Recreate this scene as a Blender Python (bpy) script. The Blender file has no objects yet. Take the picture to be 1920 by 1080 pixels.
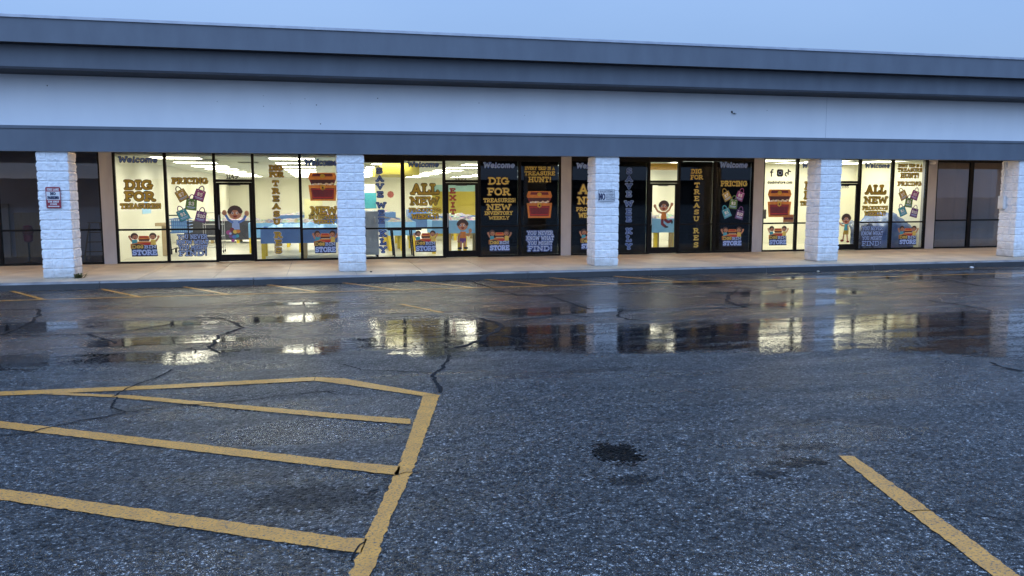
import bpy, bmesh, math, random
from math import sin, cos, pi, radians
from mathutils import Vector, Matrix, noise
random.seed(7)
SC = bpy.context.scene
COL = SC.collection

# ------------------------------------------------------------------ materials
MATS = {}
def nodes_of(m):
    m.use_nodes = True
    nt = m.node_tree
    nt.nodes.clear()
    return nt, nt.nodes.new('ShaderNodeOutputMaterial')

def mat(name, c1, c2=None, rough=.6, scale=6., bump=0., bscale=40., metal=0., spec=.5, transl=0., detail=5, stretch=(1, 1, 1)):
    """procedural paint / plastic / stone: two tones mixed by noise, optional bump"""
    if name in MATS: return MATS[name]
    m = bpy.data.materials.new(name); MATS[name] = m
    nt, out = nodes_of(m)
    N, L = nt.nodes, nt.links
    b = N.new('ShaderNodeBsdfPrincipled')
    if c2 is None: c2 = tuple(x*.8 for x in c1)
    geo = N.new('ShaderNodeNewGeometry')
    mp = N.new('ShaderNodeMapping'); mp.inputs['Scale'].default_value = stretch
    L.new(geo.outputs['Position'], mp.inputs['Vector'])
    tx = N.new('ShaderNodeTexNoise'); tx.inputs['Scale'].default_value = scale; tx.inputs['Detail'].default_value = detail
    L.new(mp.outputs['Vector'], tx.inputs['Vector'])
    rp = N.new('ShaderNodeValToRGB')
    rp.color_ramp.elements[0].position = .35; rp.color_ramp.elements[1].position = .65
    rp.color_ramp.elements[0].color = (*c1, 1); rp.color_ramp.elements[1].color = (*c2, 1)
    L.new(tx.outputs['Fac'], rp.inputs['Fac']); L.new(rp.outputs['Color'], b.inputs['Base Color'])
    b.inputs['Roughness'].default_value = rough; b.inputs['Metallic'].default_value = metal
    b.inputs['Specular IOR Level'].default_value = spec
    if bump:
        t2 = N.new('ShaderNodeTexNoise'); t2.inputs['Scale'].default_value = bscale; t2.inputs['Detail'].default_value = 6
        L.new(geo.outputs['Position'], t2.inputs['Vector'])
        bp = N.new('ShaderNodeBump'); bp.inputs['Strength'].default_value = bump; bp.inputs['Distance'].default_value = .01
        L.new(t2.outputs['Fac'], bp.inputs['Height']); L.new(bp.outputs['Normal'], b.inputs['Normal'])
    if transl:
        t = N.new('ShaderNodeBsdfTranslucent'); L.new(rp.outputs['Color'], t.inputs['Color'])
        mx = N.new('ShaderNodeMixShader'); mx.inputs['Fac'].default_value = transl
        L.new(b.outputs['BSDF'], mx.inputs[1]); L.new(t.outputs['BSDF'], mx.inputs[2])
        L.new(mx.outputs['Shader'], out.inputs['Surface'])
    else:
        L.new(b.outputs['BSDF'], out.inputs['Surface'])
    return m

def glow(name, col, power):
    if name in MATS: return MATS[name]
    m = bpy.data.materials.new(name); MATS[name] = m
    nt, out = nodes_of(m)
    e = nt.nodes.new('ShaderNodeEmission'); e.inputs['Color'].default_value = (*col, 1); e.inputs['Strength'].default_value = power
    nt.links.new(e.outputs['Emission'], out.inputs['Surface'])
    return m

def glass_mat(name, tint=(1, 1, 1), rough=.0, ior=1.4, wav=.0):
    if name in MATS: return MATS[name]
    m = bpy.data.materials.new(name); MATS[name] = m
    nt, out = nodes_of(m); N, L = nt.nodes, nt.links
    t = N.new('ShaderNodeBsdfTransparent'); t.inputs['Color'].default_value = (*tint, 1)
    g = N.new('ShaderNodeBsdfGlossy'); g.inputs['Roughness'].default_value = rough
    f = N.new('ShaderNodeFresnel'); f.inputs['IOR'].default_value = ior
    if wav:
        geo = N.new('ShaderNodeNewGeometry')
        tx = N.new('ShaderNodeTexNoise'); tx.inputs['Scale'].default_value = 1.3
        L.new(geo.outputs['Position'], tx.inputs['Vector'])
        bp = N.new('ShaderNodeBump'); bp.inputs['Strength'].default_value = wav; bp.inputs['Distance'].default_value = .01
        L.new(tx.outputs['Fac'], bp.inputs['Height']); L.new(bp.outputs['Normal'], g.inputs['Normal'])
    mx = N.new('ShaderNodeMixShader')
    L.new(f.outputs['Fac'], mx.inputs['Fac']); L.new(t.outputs['BSDF'], mx.inputs[1]); L.new(g.outputs['BSDF'], mx.inputs[2])
    L.new(mx.outputs['Shader'], out.inputs['Surface'])
    return m

M_wall = mat('painted_stucco', (.72, .745, .775), (.68, .705, .74), .75, .9, .12, 60, stretch=(1.6, 1, .6), detail=8)
M_band = mat('slate_painted_metal', (.118, .140, .172), (.098, .116, .145), .55, 1.4, .05, 24, stretch=(1.6, 1, .6), detail=8)
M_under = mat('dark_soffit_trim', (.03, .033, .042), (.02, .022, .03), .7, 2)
M_cope = mat('galvanised_coping', (.42, .45, .5), (.33, .36, .42), .4, 4, metal=.3)
def block_material():
    m = mat('white_painted_split_block', (.84, .85, .86), (.73, .74, .76), .7, 9, .5, 75)
    nt = m.node_tree; N, L = nt.nodes, nt.links
    b = [n for n in N if n.type == 'BSDF_PRINCIPLED'][0]; src = b.inputs['Base Color'].links[0].from_socket
    geo = N.new('ShaderNodeNewGeometry'); sp = N.new('ShaderNodeSeparateXYZ'); L.new(geo.outputs['Position'], sp.inputs[0])
    tx = N.new('ShaderNodeTexNoise'); tx.inputs['Scale'].default_value = 5; tx.inputs['Detail'].default_value = 7; L.new(geo.outputs['Position'], tx.inputs['Vector'])
    mr = N.new('ShaderNodeMapRange'); mr.inputs[1].default_value = .02; mr.inputs[2].default_value = .55; mr.inputs[3].default_value = .62; mr.inputs[4].default_value = .0; L.new(sp.outputs[2], mr.inputs[0])
    ad = N.new('ShaderNodeMath'); ad.operation = 'ADD'; L.new(mr.outputs[0], ad.inputs[0]); L.new(tx.outputs['Fac'], ad.inputs[1])
    st = N.new('ShaderNodeMapRange'); st.inputs[1].default_value = .62; st.inputs[2].default_value = 1.15; st.inputs[4].default_value = .55; L.new(ad.outputs[0], st.inputs[0])
    mx = N.new('ShaderNodeMix'); mx.data_type = 'RGBA'; L.new(st.outputs[0], mx.inputs['Factor']); L.new(src, mx.inputs['A']); mx.inputs['B'].default_value = (.30, .27, .23, 1)
    L.new(mx.outputs['Result'], b.inputs['Base Color'])
    return m
M_block = block_material()
M_pier = mat('off_white_stucco', (.38, .375, .38), (.33, .325, .33), .8, 3, .2, 80, stretch=(1, 1, .5))
M_soff = mat('soffit_board', (.62, .60, .56), (.54, .52, .48), .8, 2)
M_frame = mat('black_anodised_aluminium', (.005, .005, .0055), (.008, .0075, .0075), .55, 8, spec=.12)
M_conc = mat('concrete_sidewalk', (.56, .475, .345), (.37, .315, .24), .5, 1.3, .2, 90, detail=9)
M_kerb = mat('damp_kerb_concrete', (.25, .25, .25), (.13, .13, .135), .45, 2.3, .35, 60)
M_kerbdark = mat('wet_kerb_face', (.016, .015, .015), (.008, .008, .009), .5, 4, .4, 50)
M_glass = glass_mat('shop_glass', (.98, .985, .98), ior=1.36, wav=.02)
M_smoke = glass_mat('smoked_glass', (.72, .74, .78), ior=1.42, wav=.04)
M_tint = glass_mat('dark_tinted_glass', (.35, .38, .40), ior=1.42, wav=.04)
M_blind = mat('black_slat_blind', (.010, .011, .018), (.016, .017, .026), .45, 5)
M_filmblack = mat('black_window_film', (.008, .009, .014), (.012, .012, .02), .5, 2)
M_paper = mat('brown_kraft_paper', (.185, .145, .125), (.13, .10, .088), .75, .9, stretch=(1.2, 1, .25))
M_cream = mat('cream_wall_paint', (.74, .73, .63), (.69, .68, .58), .8, .6)
M_bright = mat('pale_yellow_wall_paint', (.82, .80, .66), (.78, .76, .62), .8, .5)
M_gold = mat('mustard_wall_paint', (.52, .42, .07), (.46, .36, .05), .8, .8)
M_ceil = mat('ceiling_tile', (.60, .62, .56), (.50, .53, .48), .9, 1.2)
M_vent = mat('grey_vent', (.25, .26, .25), rough=.5)
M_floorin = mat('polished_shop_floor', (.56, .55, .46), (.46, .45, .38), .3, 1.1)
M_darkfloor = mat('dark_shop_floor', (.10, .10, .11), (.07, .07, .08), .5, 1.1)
M_darkwall = mat('unlit_shop_wall', (.66, .62, .60), (.52, .49, .48), .8, .8)
M_tube = glow('fluorescent_diffuser', (1., .96, .76), 15.5)
M_tubeB = glow('bright_diffuser', (1., .96, .74), 8.)
M_can = glow('warm_soffit_lamp', (1., .63, .30), 82.)
M_metal = mat('brushed_metal', (.5, .5, .5), rough=.35, metal=.9)
M_white = mat('white_plastic', (.75, .75, .73), rough=.5)
# vinyl
V = dict(
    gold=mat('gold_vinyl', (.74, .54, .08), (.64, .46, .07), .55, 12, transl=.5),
    brown=mat('brown_vinyl', (.07, .04, .015), (.05, .03, .012), .5, 12),
    blue=mat('mid_blue_vinyl', (.09, .20, .58), (.07, .16, .48), .5, 12, transl=.1),
    navy=mat('navy_vinyl', (.012, .02, .075), (.01, .016, .06), .5, 12),
    sky=mat('sky_blue_vinyl', (.30, .45, .78), (.26, .40, .72), .5, 12, transl=.15),
    pale=mat('pale_blue_vinyl', (.42, .57, .86), (.36, .51, .80), .5, 12, transl=.1),
    white=mat('white_vinyl', (.78, .78, .76), (.72, .72, .70), .5, 12, transl=.15),
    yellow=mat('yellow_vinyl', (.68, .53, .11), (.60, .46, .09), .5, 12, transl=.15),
    red=mat('red_vinyl', (.46, .03, .028), (.38, .025, .024), .5, 12, transl=.12),
    maroon=mat('maroon_vinyl', (.17, .02, .03), (.13, .015, .03), .5, 12, transl=.1),
    dark=mat('dark_maroon_vinyl', (.06, .015, .018), rough=.5),
    orange=mat('orange_vinyl', (.62, .23, .04), (.53, .18, .03), .5, 12, transl=.12),
    skin=mat('tan_vinyl', (.46, .23, .13), (.41, .20, .11), .5, 12, transl=.1),
    hair=mat('dark_brown_vinyl', (.055, .028, .02), rough=.5),
    black=mat('black_vinyl', (.012, .012, .018), rough=.5),
    olive=mat('olive_gold_vinyl', (.46, .33, .05), (.40, .28, .04), .5, 12, transl=.15),
    green=mat('green_vinyl', (.13, .26, .05), (.10, .22, .04), .5, 12, transl=.15),
    purple=mat('plum_vinyl', (.34, .07, .26), (.28, .05, .22), .5, 12, transl=.15),
    teal=mat('teal_vinyl', (.06, .36, .46), (.05, .31, .40), .5, 12, transl=.15),
    violet=mat('violet_vinyl', (.16, .06, .22), (.13, .05, .18), .5, 12, transl=.15),
    darkred=mat('dark_red_vinyl', (.20, .015, .015), (.16, .012, .012), .5, 12),
    coin=mat('pale_gold_vinyl', (.70, .62, .42), (.60, .52, .34), .5, 20),
)

# ------------------------------------------------------------------ mesh helpers
class MB:
    def __init__(s): s.v = []; s.f = []; s.m = []; s.mats = []
    def mi(s, m):
        if m not in s.mats: s.mats.append(m)
        return s.mats.index(m)
    def box(s, x0, x1, y0, y1, z0, z1, m):
        i = len(s.v); k = s.mi(m)
        s.v += [(x0, y0, z0), (x1, y0, z0), (x1, y1, z0), (x0, y1, z0), (x0, y0, z1), (x1, y0, z1), (x1, y1, z1), (x0, y1, z1)]
        for f in ((0, 3, 2, 1), (4, 5, 6, 7), (0, 1, 5, 4), (1, 2, 6, 5), (2, 3, 7, 6), (3, 0, 4, 7)):
            s.f.append([i+j for j in f]); s.m.append(k)
    def poly(s, pts, m):
        i = len(s.v); s.v += [tuple(p) for p in pts]; s.f.append(list(range(i, i+len(pts)))); s.m.append(s.mi(m))
    def prism(s, prof, x0, x1, m, ms=None):
        """profile in (y,z) swept along x, counter-clockwise seen from +x"""
        n = len(prof); i = len(s.v)
        s.v += [(x0, p[0], p[1]) for p in prof] + [(x1, p[0], p[1]) for p in prof]
        for j in range(n):
            j2 = (j+1) % n
            s.f.append([i+j, i+j2, i+n+j2, i+n+j]); s.m.append(s.mi(ms[j] if ms else m))
        s.f.append([i+n+j for j in range(n)]); s.m.append(s.mi(m))
        s.f.append([i+n-1-j for j in range(n)]); s.m.append(s.mi(m))
    def tube(s, pts, r, m, n=8, r1=None):
        pts = [Vector(p) for p in pts]; i = len(s.v); k = s.mi(m)
        for a, p in enumerate(pts):
            d = (pts[min(a+1, len(pts)-1)]-pts[max(a-1, 0)]).normalized()
            u = d.orthogonal().normalized() if abs(d.z) < .9 else Vector((1, 0, 0))
            u = (u-d*u.dot(d)).normalized(); w = d.cross(u)
            rr = r if r1 is None else r+(r1-r)*a/(len(pts)-1)
            for b in range(n):
                t = 2*pi*b/n; s.v.append(tuple(p+u*rr*cos(t)+w*rr*sin(t)))
        for a in range(len(pts)-1):
            for b in range(n):
                b2 = (b+1) % n
                s.f.append([i+a*n+b, i+a*n+b2, i+(a+1)*n+b2, i+(a+1)*n+b]); s.m.append(k)
        s.f.append([i+b for b in range(n)][::-1]); s.m.append(k)
        e = i+(len(pts)-1)*n
        s.f.append([e+b for b in range(n)]); s.m.append(k)
    def lathe(s, prof, c, m, n=16):
        i = len(s.v); k = s.mi(m)
        for r, z in prof:
            for b in range(n):
                t = 2*pi*b/n; s.v.append((c[0]+r*cos(t), c[1]+r*sin(t), c[2]+z))
        for a in range(len(prof)-1):
            for b in range(n):
                b2 = (b+1) % n
                s.f.append([i+a*n+b, i+a*n+b2, i+(a+1)*n+b2, i+(a+1)*n+b]); s.m.append(k)
        s.f.append([i+b for b in range(n)][::-1]); s.m.append(k)
        e = i+(len(prof)-1)*n
        s.f.append([e+b for b in range(n)]); s.m.append(k)
    def build(s, name, parent=None, bevel=0, smooth=False):
        me = bpy.data.meshes.new(name); me.from_pydata(s.v, [], s.f)
        for m in s.mats: me.materials.append(m)
        me.polygons.foreach_set('material_index', s.m)
        if smooth: me.polygons.foreach_set('use_smooth', [True]*len(s.f))
        me.update()
        o = bpy.data.objects.new(name, me); COL.objects.link(o)
        if parent is not None:
            o.parent = parent
            o.matrix_parent_inverse = world_of(parent).inverted()
        if bevel:
            b = o.modifiers.new('edge', 'BEVEL'); b.width = bevel; b.segments = 2; b.limit_method = 'ANGLE'
        return o

def world_of(o):
    m = Matrix.LocRotScale(o.location, o.rotation_euler, o.scale)
    if o.parent: m = world_of(o.parent) @ o.matrix_parent_inverse @ m
    return m

def tag(o, label=None, cat=None, group=None, kind=None):
    if label: o['label'] = label
    if cat: o['category'] = cat
    if group: o['group'] = group
    if kind: o['kind'] = kind
    return o
def thing(name, label, cat, loc=(0, 0, 0), group=None):
    o = bpy.data.objects.new(name, None); COL.objects.link(o); o.location = loc; o.empty_display_size = .2
    return tag(o, label, cat, group)
def copy_tree(o, parent=None):
    c = o.copy(); COL.objects.link(c)
    if parent is not None:
        mpi = o.matrix_parent_inverse.copy(); c.parent = parent; c.matrix_parent_inverse = mpi
    for ch in list(o.children): copy_tree(ch, c)
    return c

G = -.15           # asphalt level; the sidewalk top is z = 0
YS = 3.6           # plane of the shop fronts

# ------------------------------------------------------------------ flat vinyl builder
class D2:
    """flat vinyl on the glass: every piece a hair in front of the one before"""
    def __init__(s, y): s.mb = MB(); s.y = y; s.n = 0
    def poly(s, pts, m):
        s.n += 1
        y = s.y-.00003*s.n
        a = sum(pts[i][0]*pts[(i+1) % len(pts)][1]-pts[(i+1) % len(pts)][0]*pts[i][1] for i in range(len(pts)))
        if a < 0: pts = pts[::-1]
        s.mb.poly([(p[0], y, p[1]) for p in pts], m)
    def ell(s, cx, cz, rx, rz, m, n=14, rot=0):
        c, d = cos(rot), sin(rot)
        s.poly([(cx+rx*cos(t)*c-rz*sin(t)*d, cz+rx*cos(t)*d+rz*sin(t)*c) for t in (2*pi*i/n for i in range(n))], m)
    def cap(s, a, b, r, m, n=4):
        dx, dz = b[0]-a[0], b[1]-a[1]; t0 = math.atan2(dz, dx)
        P = []
        for i in range(n+1): t = t0-pi/2+pi*i/n; P.append((b[0]+r*cos(t), b[1]+r*sin(t)))
        for i in range(n+1): t = t0+pi/2+pi*i/n; P.append((a[0]+r*cos(t), a[1]+r*sin(t)))
        s.poly(P, m)
    def line(s, pts, r, m):
        for a, b in zip(pts, pts[1:]): s.cap(a, b, r, m)
    def gap(s, n=20): s.n += n

def arc(cx, cy, rx, ry, a0, a1, n=7):
    return [(cx+rx*cos(radians(a0+(a1-a0)*i/n)), cy+ry*sin(radians(a0+(a1-a0)*i/n))) for i in range(n+1)]
def bar(x, y, h=.13): return [(x-h, y), (x+h, y)]
F = {
 'A': (.92, [[(.14, .0), (.46, 1), (.78, 0)], [(.26, .30), (.66, .30)], bar(.12, 0, .11), bar(.80, 0, .11)]),
 'B': (.74, [[(.16, 0), (.16, 1)], [(.03, 1), (.40, 1)]+arc(.40, .77, .22, .23, 90, -90)+[(.16, .54)], [(.42, .54)]+arc(.42, .27, .26, .27, 90, -90)+[(.03, 0)]]),
 'C': (.78, [arc(.42, .5, .36, .5, 48, 312, 11), [(.68, .92), (.68, .70)]]),
 'D': (.84, [[(.17, 0), (.17, 1)], [(.03, 1), (.40, 1)]+arc(.40, .5, .36, .5, 90, -90, 9)+[(.03, 0)]]),
 'E': (.74, [[(.17, 0), (.17, 1)], [(.03, 1), (.66, 1), (.66, .80)], [(.17, .52), (.50, .52)], [(.03, 0), (.68, 0), (.68, .2)]]),
 'F': (.70, [[(.17, 0), (.17, 1)], [(.03, 1), (.66, 1), (.66, .78)], [(.17, .50), (.50, .50)], bar(.19, 0, .15)]),
 'G': (.86, [arc(.42, .5, .36, .5, 50, 335, 11), [(.52, .42), (.84, .42)], [(.74, .42), (.74, .08)], [(.68, .95), (.68, .74)]]),
 'H': (.90, [[(.17, 0), (.17, 1)], [(.73, 0), (.73, 1)], [(.17, .5), (.73, .5)], bar(.17, 0), bar(.17, 1), bar(.73, 0), bar(.73, 1)]),
 'I': (.44, [[(.22, 0), (.22, 1)], bar(.22, 0, .17), bar(.22, 1, .17)]),
 'K': (.88, [[(.17, 0), (.17, 1)], bar(.17, 0), bar(.17, 1), [(.72, 1), (.20, .45)], [(.36, .58), (.74, 0)], bar(.74, 0, .1), bar(.72, 1, .1)]),
 'L': (.72, [[(.19, 0), (.19, 1)], bar(.19, 1, .15), [(.04, 0), (.66, 0), (.66, .25)]]),
 'M': (1.05, [[(.16, 0), (.16, 1), (.52, .35), (.88, 1), (.88, 0)], bar(.16, 0, .12), bar(.88, 0, .12)]),
 'N': (.90, [[(.17, 0), (.17, 1), (.73, .0), (.73, 1)], bar(.17, 0, .12), bar(.10, 1, .1), bar(.73, 1, .12)]),
 'O': (.88, [arc(.44, .5, .36, .5, 0, 360, 14)]),
 'P': (.74, [[(.17, 0), (.17, 1)], [(.03, 1), (.40, 1)]+arc(.42, .72, .25, .28, 90, -90)+[(.17, .44)], bar(.19, 0, .15)]),
 'R': (.86, [[(.17, 0), (.17, 1)], [(.03, 1), (.40, 1)]+arc(.42, .74, .25, .26, 90, -90)+[(.17, .48)], [(.42, .48), (.72, 0)], bar(.17, 0), bar(.76, 0, .08)]),
 'S': (.72, [arc(.36, .75, .27, .25, 25, 270, 8)+arc(.36, .25, .29, .25, 90, -155, 8), [(.62, .98), (.62, .82)], [(.08, .02), (.08, .2)]]),
 'T': (.80, [[(.40, 0), (.40, 1)], [(.08, .76), (.08, 1), (.72, 1), (.72, .76)], bar(.40, 0, .16)]),
 'U': (.86, [[(.17, 1), (.17, .3)]+arc(.43, .3, .26, .3, 180, 360)+[(.69, 1)], bar(.17, 1), bar(.69, 1)]),
 'V': (.90, [[(.13, 1), (.45, 0), (.77, 1)], bar(.13, 1, .12), bar(.77, 1, .12)]),
 'W': (1.2, [[(.13, 1), (.33, 0), (.60, .85), (.87, 0), (1.07, 1)], bar(.13, 1, .12), bar(1.07, 1, .12)]),
 'X': (.88, [[(.14, 0), (.74, 1)], [(.14, 1), (.74, 0)], bar(.14, 0, .1), bar(.74, 0, .1), bar(.14, 1, .1), bar(.74, 1, .1)]),
 'Y': (.86, [[(.12, 1), (.43, .46), (.74, 1)], [(.43, .46), (.43, 0)], bar(.12, 1, .11), bar(.74, 1, .11), bar(.43, 0, .14)]),
 'Z': (.76, [[(.08, 1), (.66, 1), (.08, 0), (.68, 0)]]),
 '!': (.34, [[(.17, 1), (.17, .38)], [(.17, .02), (.17, .0)]]),
 "'": (.26, [[(.13, 1), (.13, .8)]]),
 '.': (.26, [[(.13, .01), (.13, 0)]]),
 '0': (.74, [arc(.37, .5, .28, .5, 0, 360, 12)]),
 '1': (.46, [[(.08, .8), (.26, 1), (.26, 0)], bar(.26, 0, .17)]),
 '3': (.70, [arc(.32, .75, .26, .25, 150, -90, 8)+arc(.32, .25, .29, .25, 90, -150, 8)]),
 '4': (.76, [[(.52, 0), (.52, 1), (.08, .32), (.68, .32)]]),
 '5': (.70, [[(.60, 1), (.14, 1), (.12, .58)]+arc(.34, .32, .28, .32, 110, -150, 8)]),
 '7': (.70, [[(.06, 1), (.64, 1), (.26, 0)]]),
 '9': (.72, [arc(.36, .7, .27, .3, 0, 360, 11), [(.63, .7), (.58, .25), (.34, 0), (.12, .06)]]),
 '$': (.70, [arc(.35, .72, .25, .2, 25, 270, 7)+arc(.35, .28, .26, .24, 90, -155, 7), [(.35, 1.08), (.35, -.08)]]),
 'e': (.66, [[(.09, .36), (.56, .36)]+arc(.33, .36, .25, .35, 0, 310, 10)[1:]]),
 'o': (.68, [arc(.34, .35, .26, .35, 0, 360, 11)]),
 'c': (.60, [arc(.33, .35, .25, .35, 50, 310, 9)]),
 'l': (.34, [[(.15, 1.0), (.17, .0)], bar(.19, 0, .08)]),
 'm': (1.0, [[(.13, 0), (.13, .7)], arc(.31, .45, .18, .25, 180, 0, 6)+[(.49, 0)], arc(.67, .45, .18, .25, 180, 0, 6)+[(.85, 0)]]),
 'a': (.66, [arc(.30, .32, .22, .32, 0, 360, 11), [(.54, .66), (.54, 0)]]),
 'd': (.70, [arc(.30, .33, .23, .33, 0, 360, 11), [(.56, 1), (.56, 0)]]),
 'b': (.70, [arc(.40, .33, .23, .33, 0, 360, 11), [(.13, 1), (.13, 0)]]),
 'i': (.30, [[(.15, .68), (.15, 0)], [(.15, .98), (.15, 1)]]),
 'n': (.66, [[(.13, 0), (.13, .7)], arc(.33, .42, .20, .28, 180, 0, 6)+[(.53, 0)]]),
 's': (.56, [arc(.28, .51, .18, .17, 30, 270, 6)+arc(.28, .17, .2, .17, 90, -150, 6)]),
 't': (.46, [[(.2, 1), (.2, .12), (.36, 0)], [(.04, .68), (.38, .68)]]),
 'r': (.46, [[(.13, 0), (.13, .7)], arc(.33, .42, .20, .28, 180, 60, 4)]),
 '/': (.4, [[(.05, 0), (.35, 1)]]),
 '-': (.4, [[(.08, .5), (.32, .5)]]),
}
def text_strokes(txt, x0, z0, x1, z1, th=.2, gap=.07, slant=0):
    H = z1-z0; t = th*H
    tot = sum(F[c][0] if c != ' ' else .4 for c in txt)+gap*(len(txt)-1)
    sx = (x1-x0)/tot; x = 0; out = []
    for c in txt:
        if c == ' ': x += .4+gap; continue
        w, st = F[c]
        for s_ in st:
            out.append([(x0+(x+p[0])*sx+slant*(p[1]-.5)*H, z0+t/2+p[1]*(H-t)) for p in s_])
        x += w+gap
    return out, t
def put_text(d, lines, layers, th=.2, slant=0, rot=None, k=1):
    """lines: (text,x0,z0,x1,z1); layers: (material, factor of half thickness, extra radius in heights)"""
    S = []
    for ln in lines:
        st, t = text_strokes(ln[0], ln[1], ln[2], ln[3], ln[4], th, slant=slant)
        S.append((st, t, ln[4]-ln[2]))
    for m, f, ex in layers:
        for st, t, H in S:
            for s_ in st:
                if rot: s_ = [rot(p) for p in s_]
                d.line(s_, (t/2*f+ex*H)*k, m)
        d.gap(12)

YD = YS-.006       # decals lie on the outside of the glass
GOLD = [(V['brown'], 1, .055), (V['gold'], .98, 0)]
GOLDLIT = [(V['white'], 1, .12)]+GOLD
BLUEV = [(V['pale'], 1, .10), (V['navy'], 1, .06), (V['blue'], .6, 0)]
WELC = [(V['navy'], 1, .03), (V['blue'], .5, 0)]
WELD = [(V['blue'], 1, .04), (V['sky'], .85, 0)]
def decal_text(name, label, lines, layers, cat='window lettering', group=None, th=.22, slant=0, y=YD):
    d = D2(y); put_text(d, lines, layers, th, slant)
    return tag(d.mb.build(name), label, cat, group)
def vertical(word, xc0, xc1, ztop, zbot):
    """letters stacked from ztop down to zbot"""
    n = len(word); h = (ztop-zbot)/n; out = []
    for i, c in enumerate(word):
        w = F[c][0]*.21; xc = xc0+(xc1-xc0)*i/max(1, n-1)
        out.append((c, xc-w/2, ztop-h*(i+.88), xc+w/2, ztop-h*(i+.12)))
    return out

def chest_decal(label, x0, z0, x1, z1):
    root = thing('treasure_chest_decal', label, 'window decal', (x0, YD, z0), 'treasure chest decals on the shop windows')
    W, H = x1-x0, z1-z0
    def P(*a): return [(x0+p[0]*W, z0+p[1]*H) for p in a]
    d = D2(YD)
    d.poly(P((.06, 1), (.94, 1), (1, .82), (.97, .755), (.03, .755), (0, .82)), V['orange'])
    d.poly(P((.16, .965), (.84, .965), (.87, .87), (.13, .87)), V['maroon'])
    d.ell(x0+.5*W, z0+.885*H, .09*W, .07*H, V['gold'])
    d.poly(P((.03, .755), (.97, .755), (.88, .55), (.12, .55)), V['dark'])
    d.poly(P((.03, .755), (.10, .755), (.17, .55), (.12, .55)), V['maroon'])
    d.poly(P((.90, .755), (.97, .755), (.88, .55), (.83, .55)), V['maroon'])
    d.mb.build('lid', root)
    d = D2(YD-.0012)
    random.seed(3)
    for i in range(11):
        d.ell(x0+(.17+.066*i)*W, z0+(.585+random.uniform(-.015, .03))*H, .055*W, .035*H, V['coin' if i % 3 else 'white'], 10)
    d.mb.build('coins', root)
    d = D2(YD-.002)
    d.poly(P((0, .56), (1, .56), (.94, 0), (.06, 0)), V['orange'])
    d.poly(P((.09, .455), (.91, .455), (.87, .065), (.13, .065)), V['maroon'])
    d.poly(P((.115, .42), (.885, .42), (.85, .10), (.15, .10)), V['red'])
    d.poly(P((.13, .39), (.87, .39), (.835, .14), (.165, .14)), V['maroon'])
    d.mb.build('box', root)
    d = D2(YD-.0035)
    d.poly(P((.42, .57), (.58, .57), (.58, .42), (.5, .37), (.42, .42)), V['gold'])
    d.ell(x0+.5*W, z0+.47*H, .03*W, .035*H, V['dark'])
    d.mb.build('lock', root)
    return root

def logo_decal(label, x0, z0, x1, z1):
    root = thing('shop_logo_decal', label, 'window decal', (x0, YD, z0), 'shop logo decals along the shop front')
    W, H = x1-x0, z1-z0
    def P(*a): return [(x0+p[0]*W, z0+p[1]*H) for p in a]
    def X(x): return x0+x*W
    def Z(z): return z0+z*H
    # two children waving behind a chest
    for cx, hx, hy, sh, sk in ((.22, -.15, .80, 'teal', 'skin'), (.79, .17, .79, 'yellow', 'skin')):
        d = D2(YD)
        d.line([(X(cx), Z(.58)), (X(cx+hx*.6), Z(.66)), (X(cx+hx), Z(hy))], .03*W, V[sk])
        d.ell(X(cx+hx), Z(hy+.03), .042*W, .055*H, V[sk], 10)
        d.poly(P((cx-.09, .48), (cx+.09, .48), (cx+.075, .70), (cx-.075, .70)), V[sh])
        d.ell(X(cx), Z(.85), .115*W, .135*H, V['hair'])
        d.ell(X(cx+(.02 if cx < .5 else -.01)), Z(.80), .088*W, .095*H, V[sk])
        for e in (-.03, .035): d.ell(X(cx+e), Z(.82), .013*W, .018*H, V['black'], 8)
        d.ell(X(cx+.005), Z(.755), .03*W, .02*H, V['darkred'], 8)
        d.mb.build('waving_child', root)
    d = D2(YD-.0015)
    d.poly(P((.36, .86), (.66, .86), (.70, .72), (.33, .72)), V['orange'])
    d.poly(P((.40, .84), (.62, .84), (.64, .78), (.38, .78)), V['red'])
    d.poly(P((.34, .72), (.69, .72), (.66, .60), (.37, .60)), V['dark'])
    for i in range(5): d.ell(X(.40+.06*i), Z(.62), .04*W, .03*H, V['coin'], 8)
    d.poly(P((.30, .62), (.73, .62), (.70, .44), (.33, .44)), V['red'])
    d.poly(P((.30, .62), (.73, .62), (.725, .57), (.305, .57)), V['orange'])
    d.mb.build('chest', root)
    d = D2(YD-.003)
    d.poly(P((.09, .52), (.30, .57), (.52, .50), (.52, .33), (.09, .33)), V['orange'])
    d.poly(P((.12, .49), (.30, .54), (.49, .48), (.49, .35), (.12, .35)), V['brown'])
    d.poly(P((.48, .48), (.90, .48), (.90, .30), (.48, .30)), V['navy'])
    d.poly(P((.11, .34), (.90, .34), (.92, .0), (.12, .0)), V['navy'])
    d.gap(10)
    put_text(d, [('D', X(.13), Z(.33), X(.27), Z(.48)), ('aa', X(.28), Z(.33), X(.48), Z(.525))], [(V['brown'], 1, .06), (V['yellow'], .85, 0)], .22)
    put_text(d, [('BIN', X(.51), Z(.33), X(.88), Z(.47))], [(V['pale'], .9, 0)], .22)
    put_text(d, [('STORE', X(.14), Z(.05), X(.89), Z(.28))], [(V['blue'], 1, .05), (V['pale'], .85, 0)], .22)
    d.mb.build('lettering', root)
    return root

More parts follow.
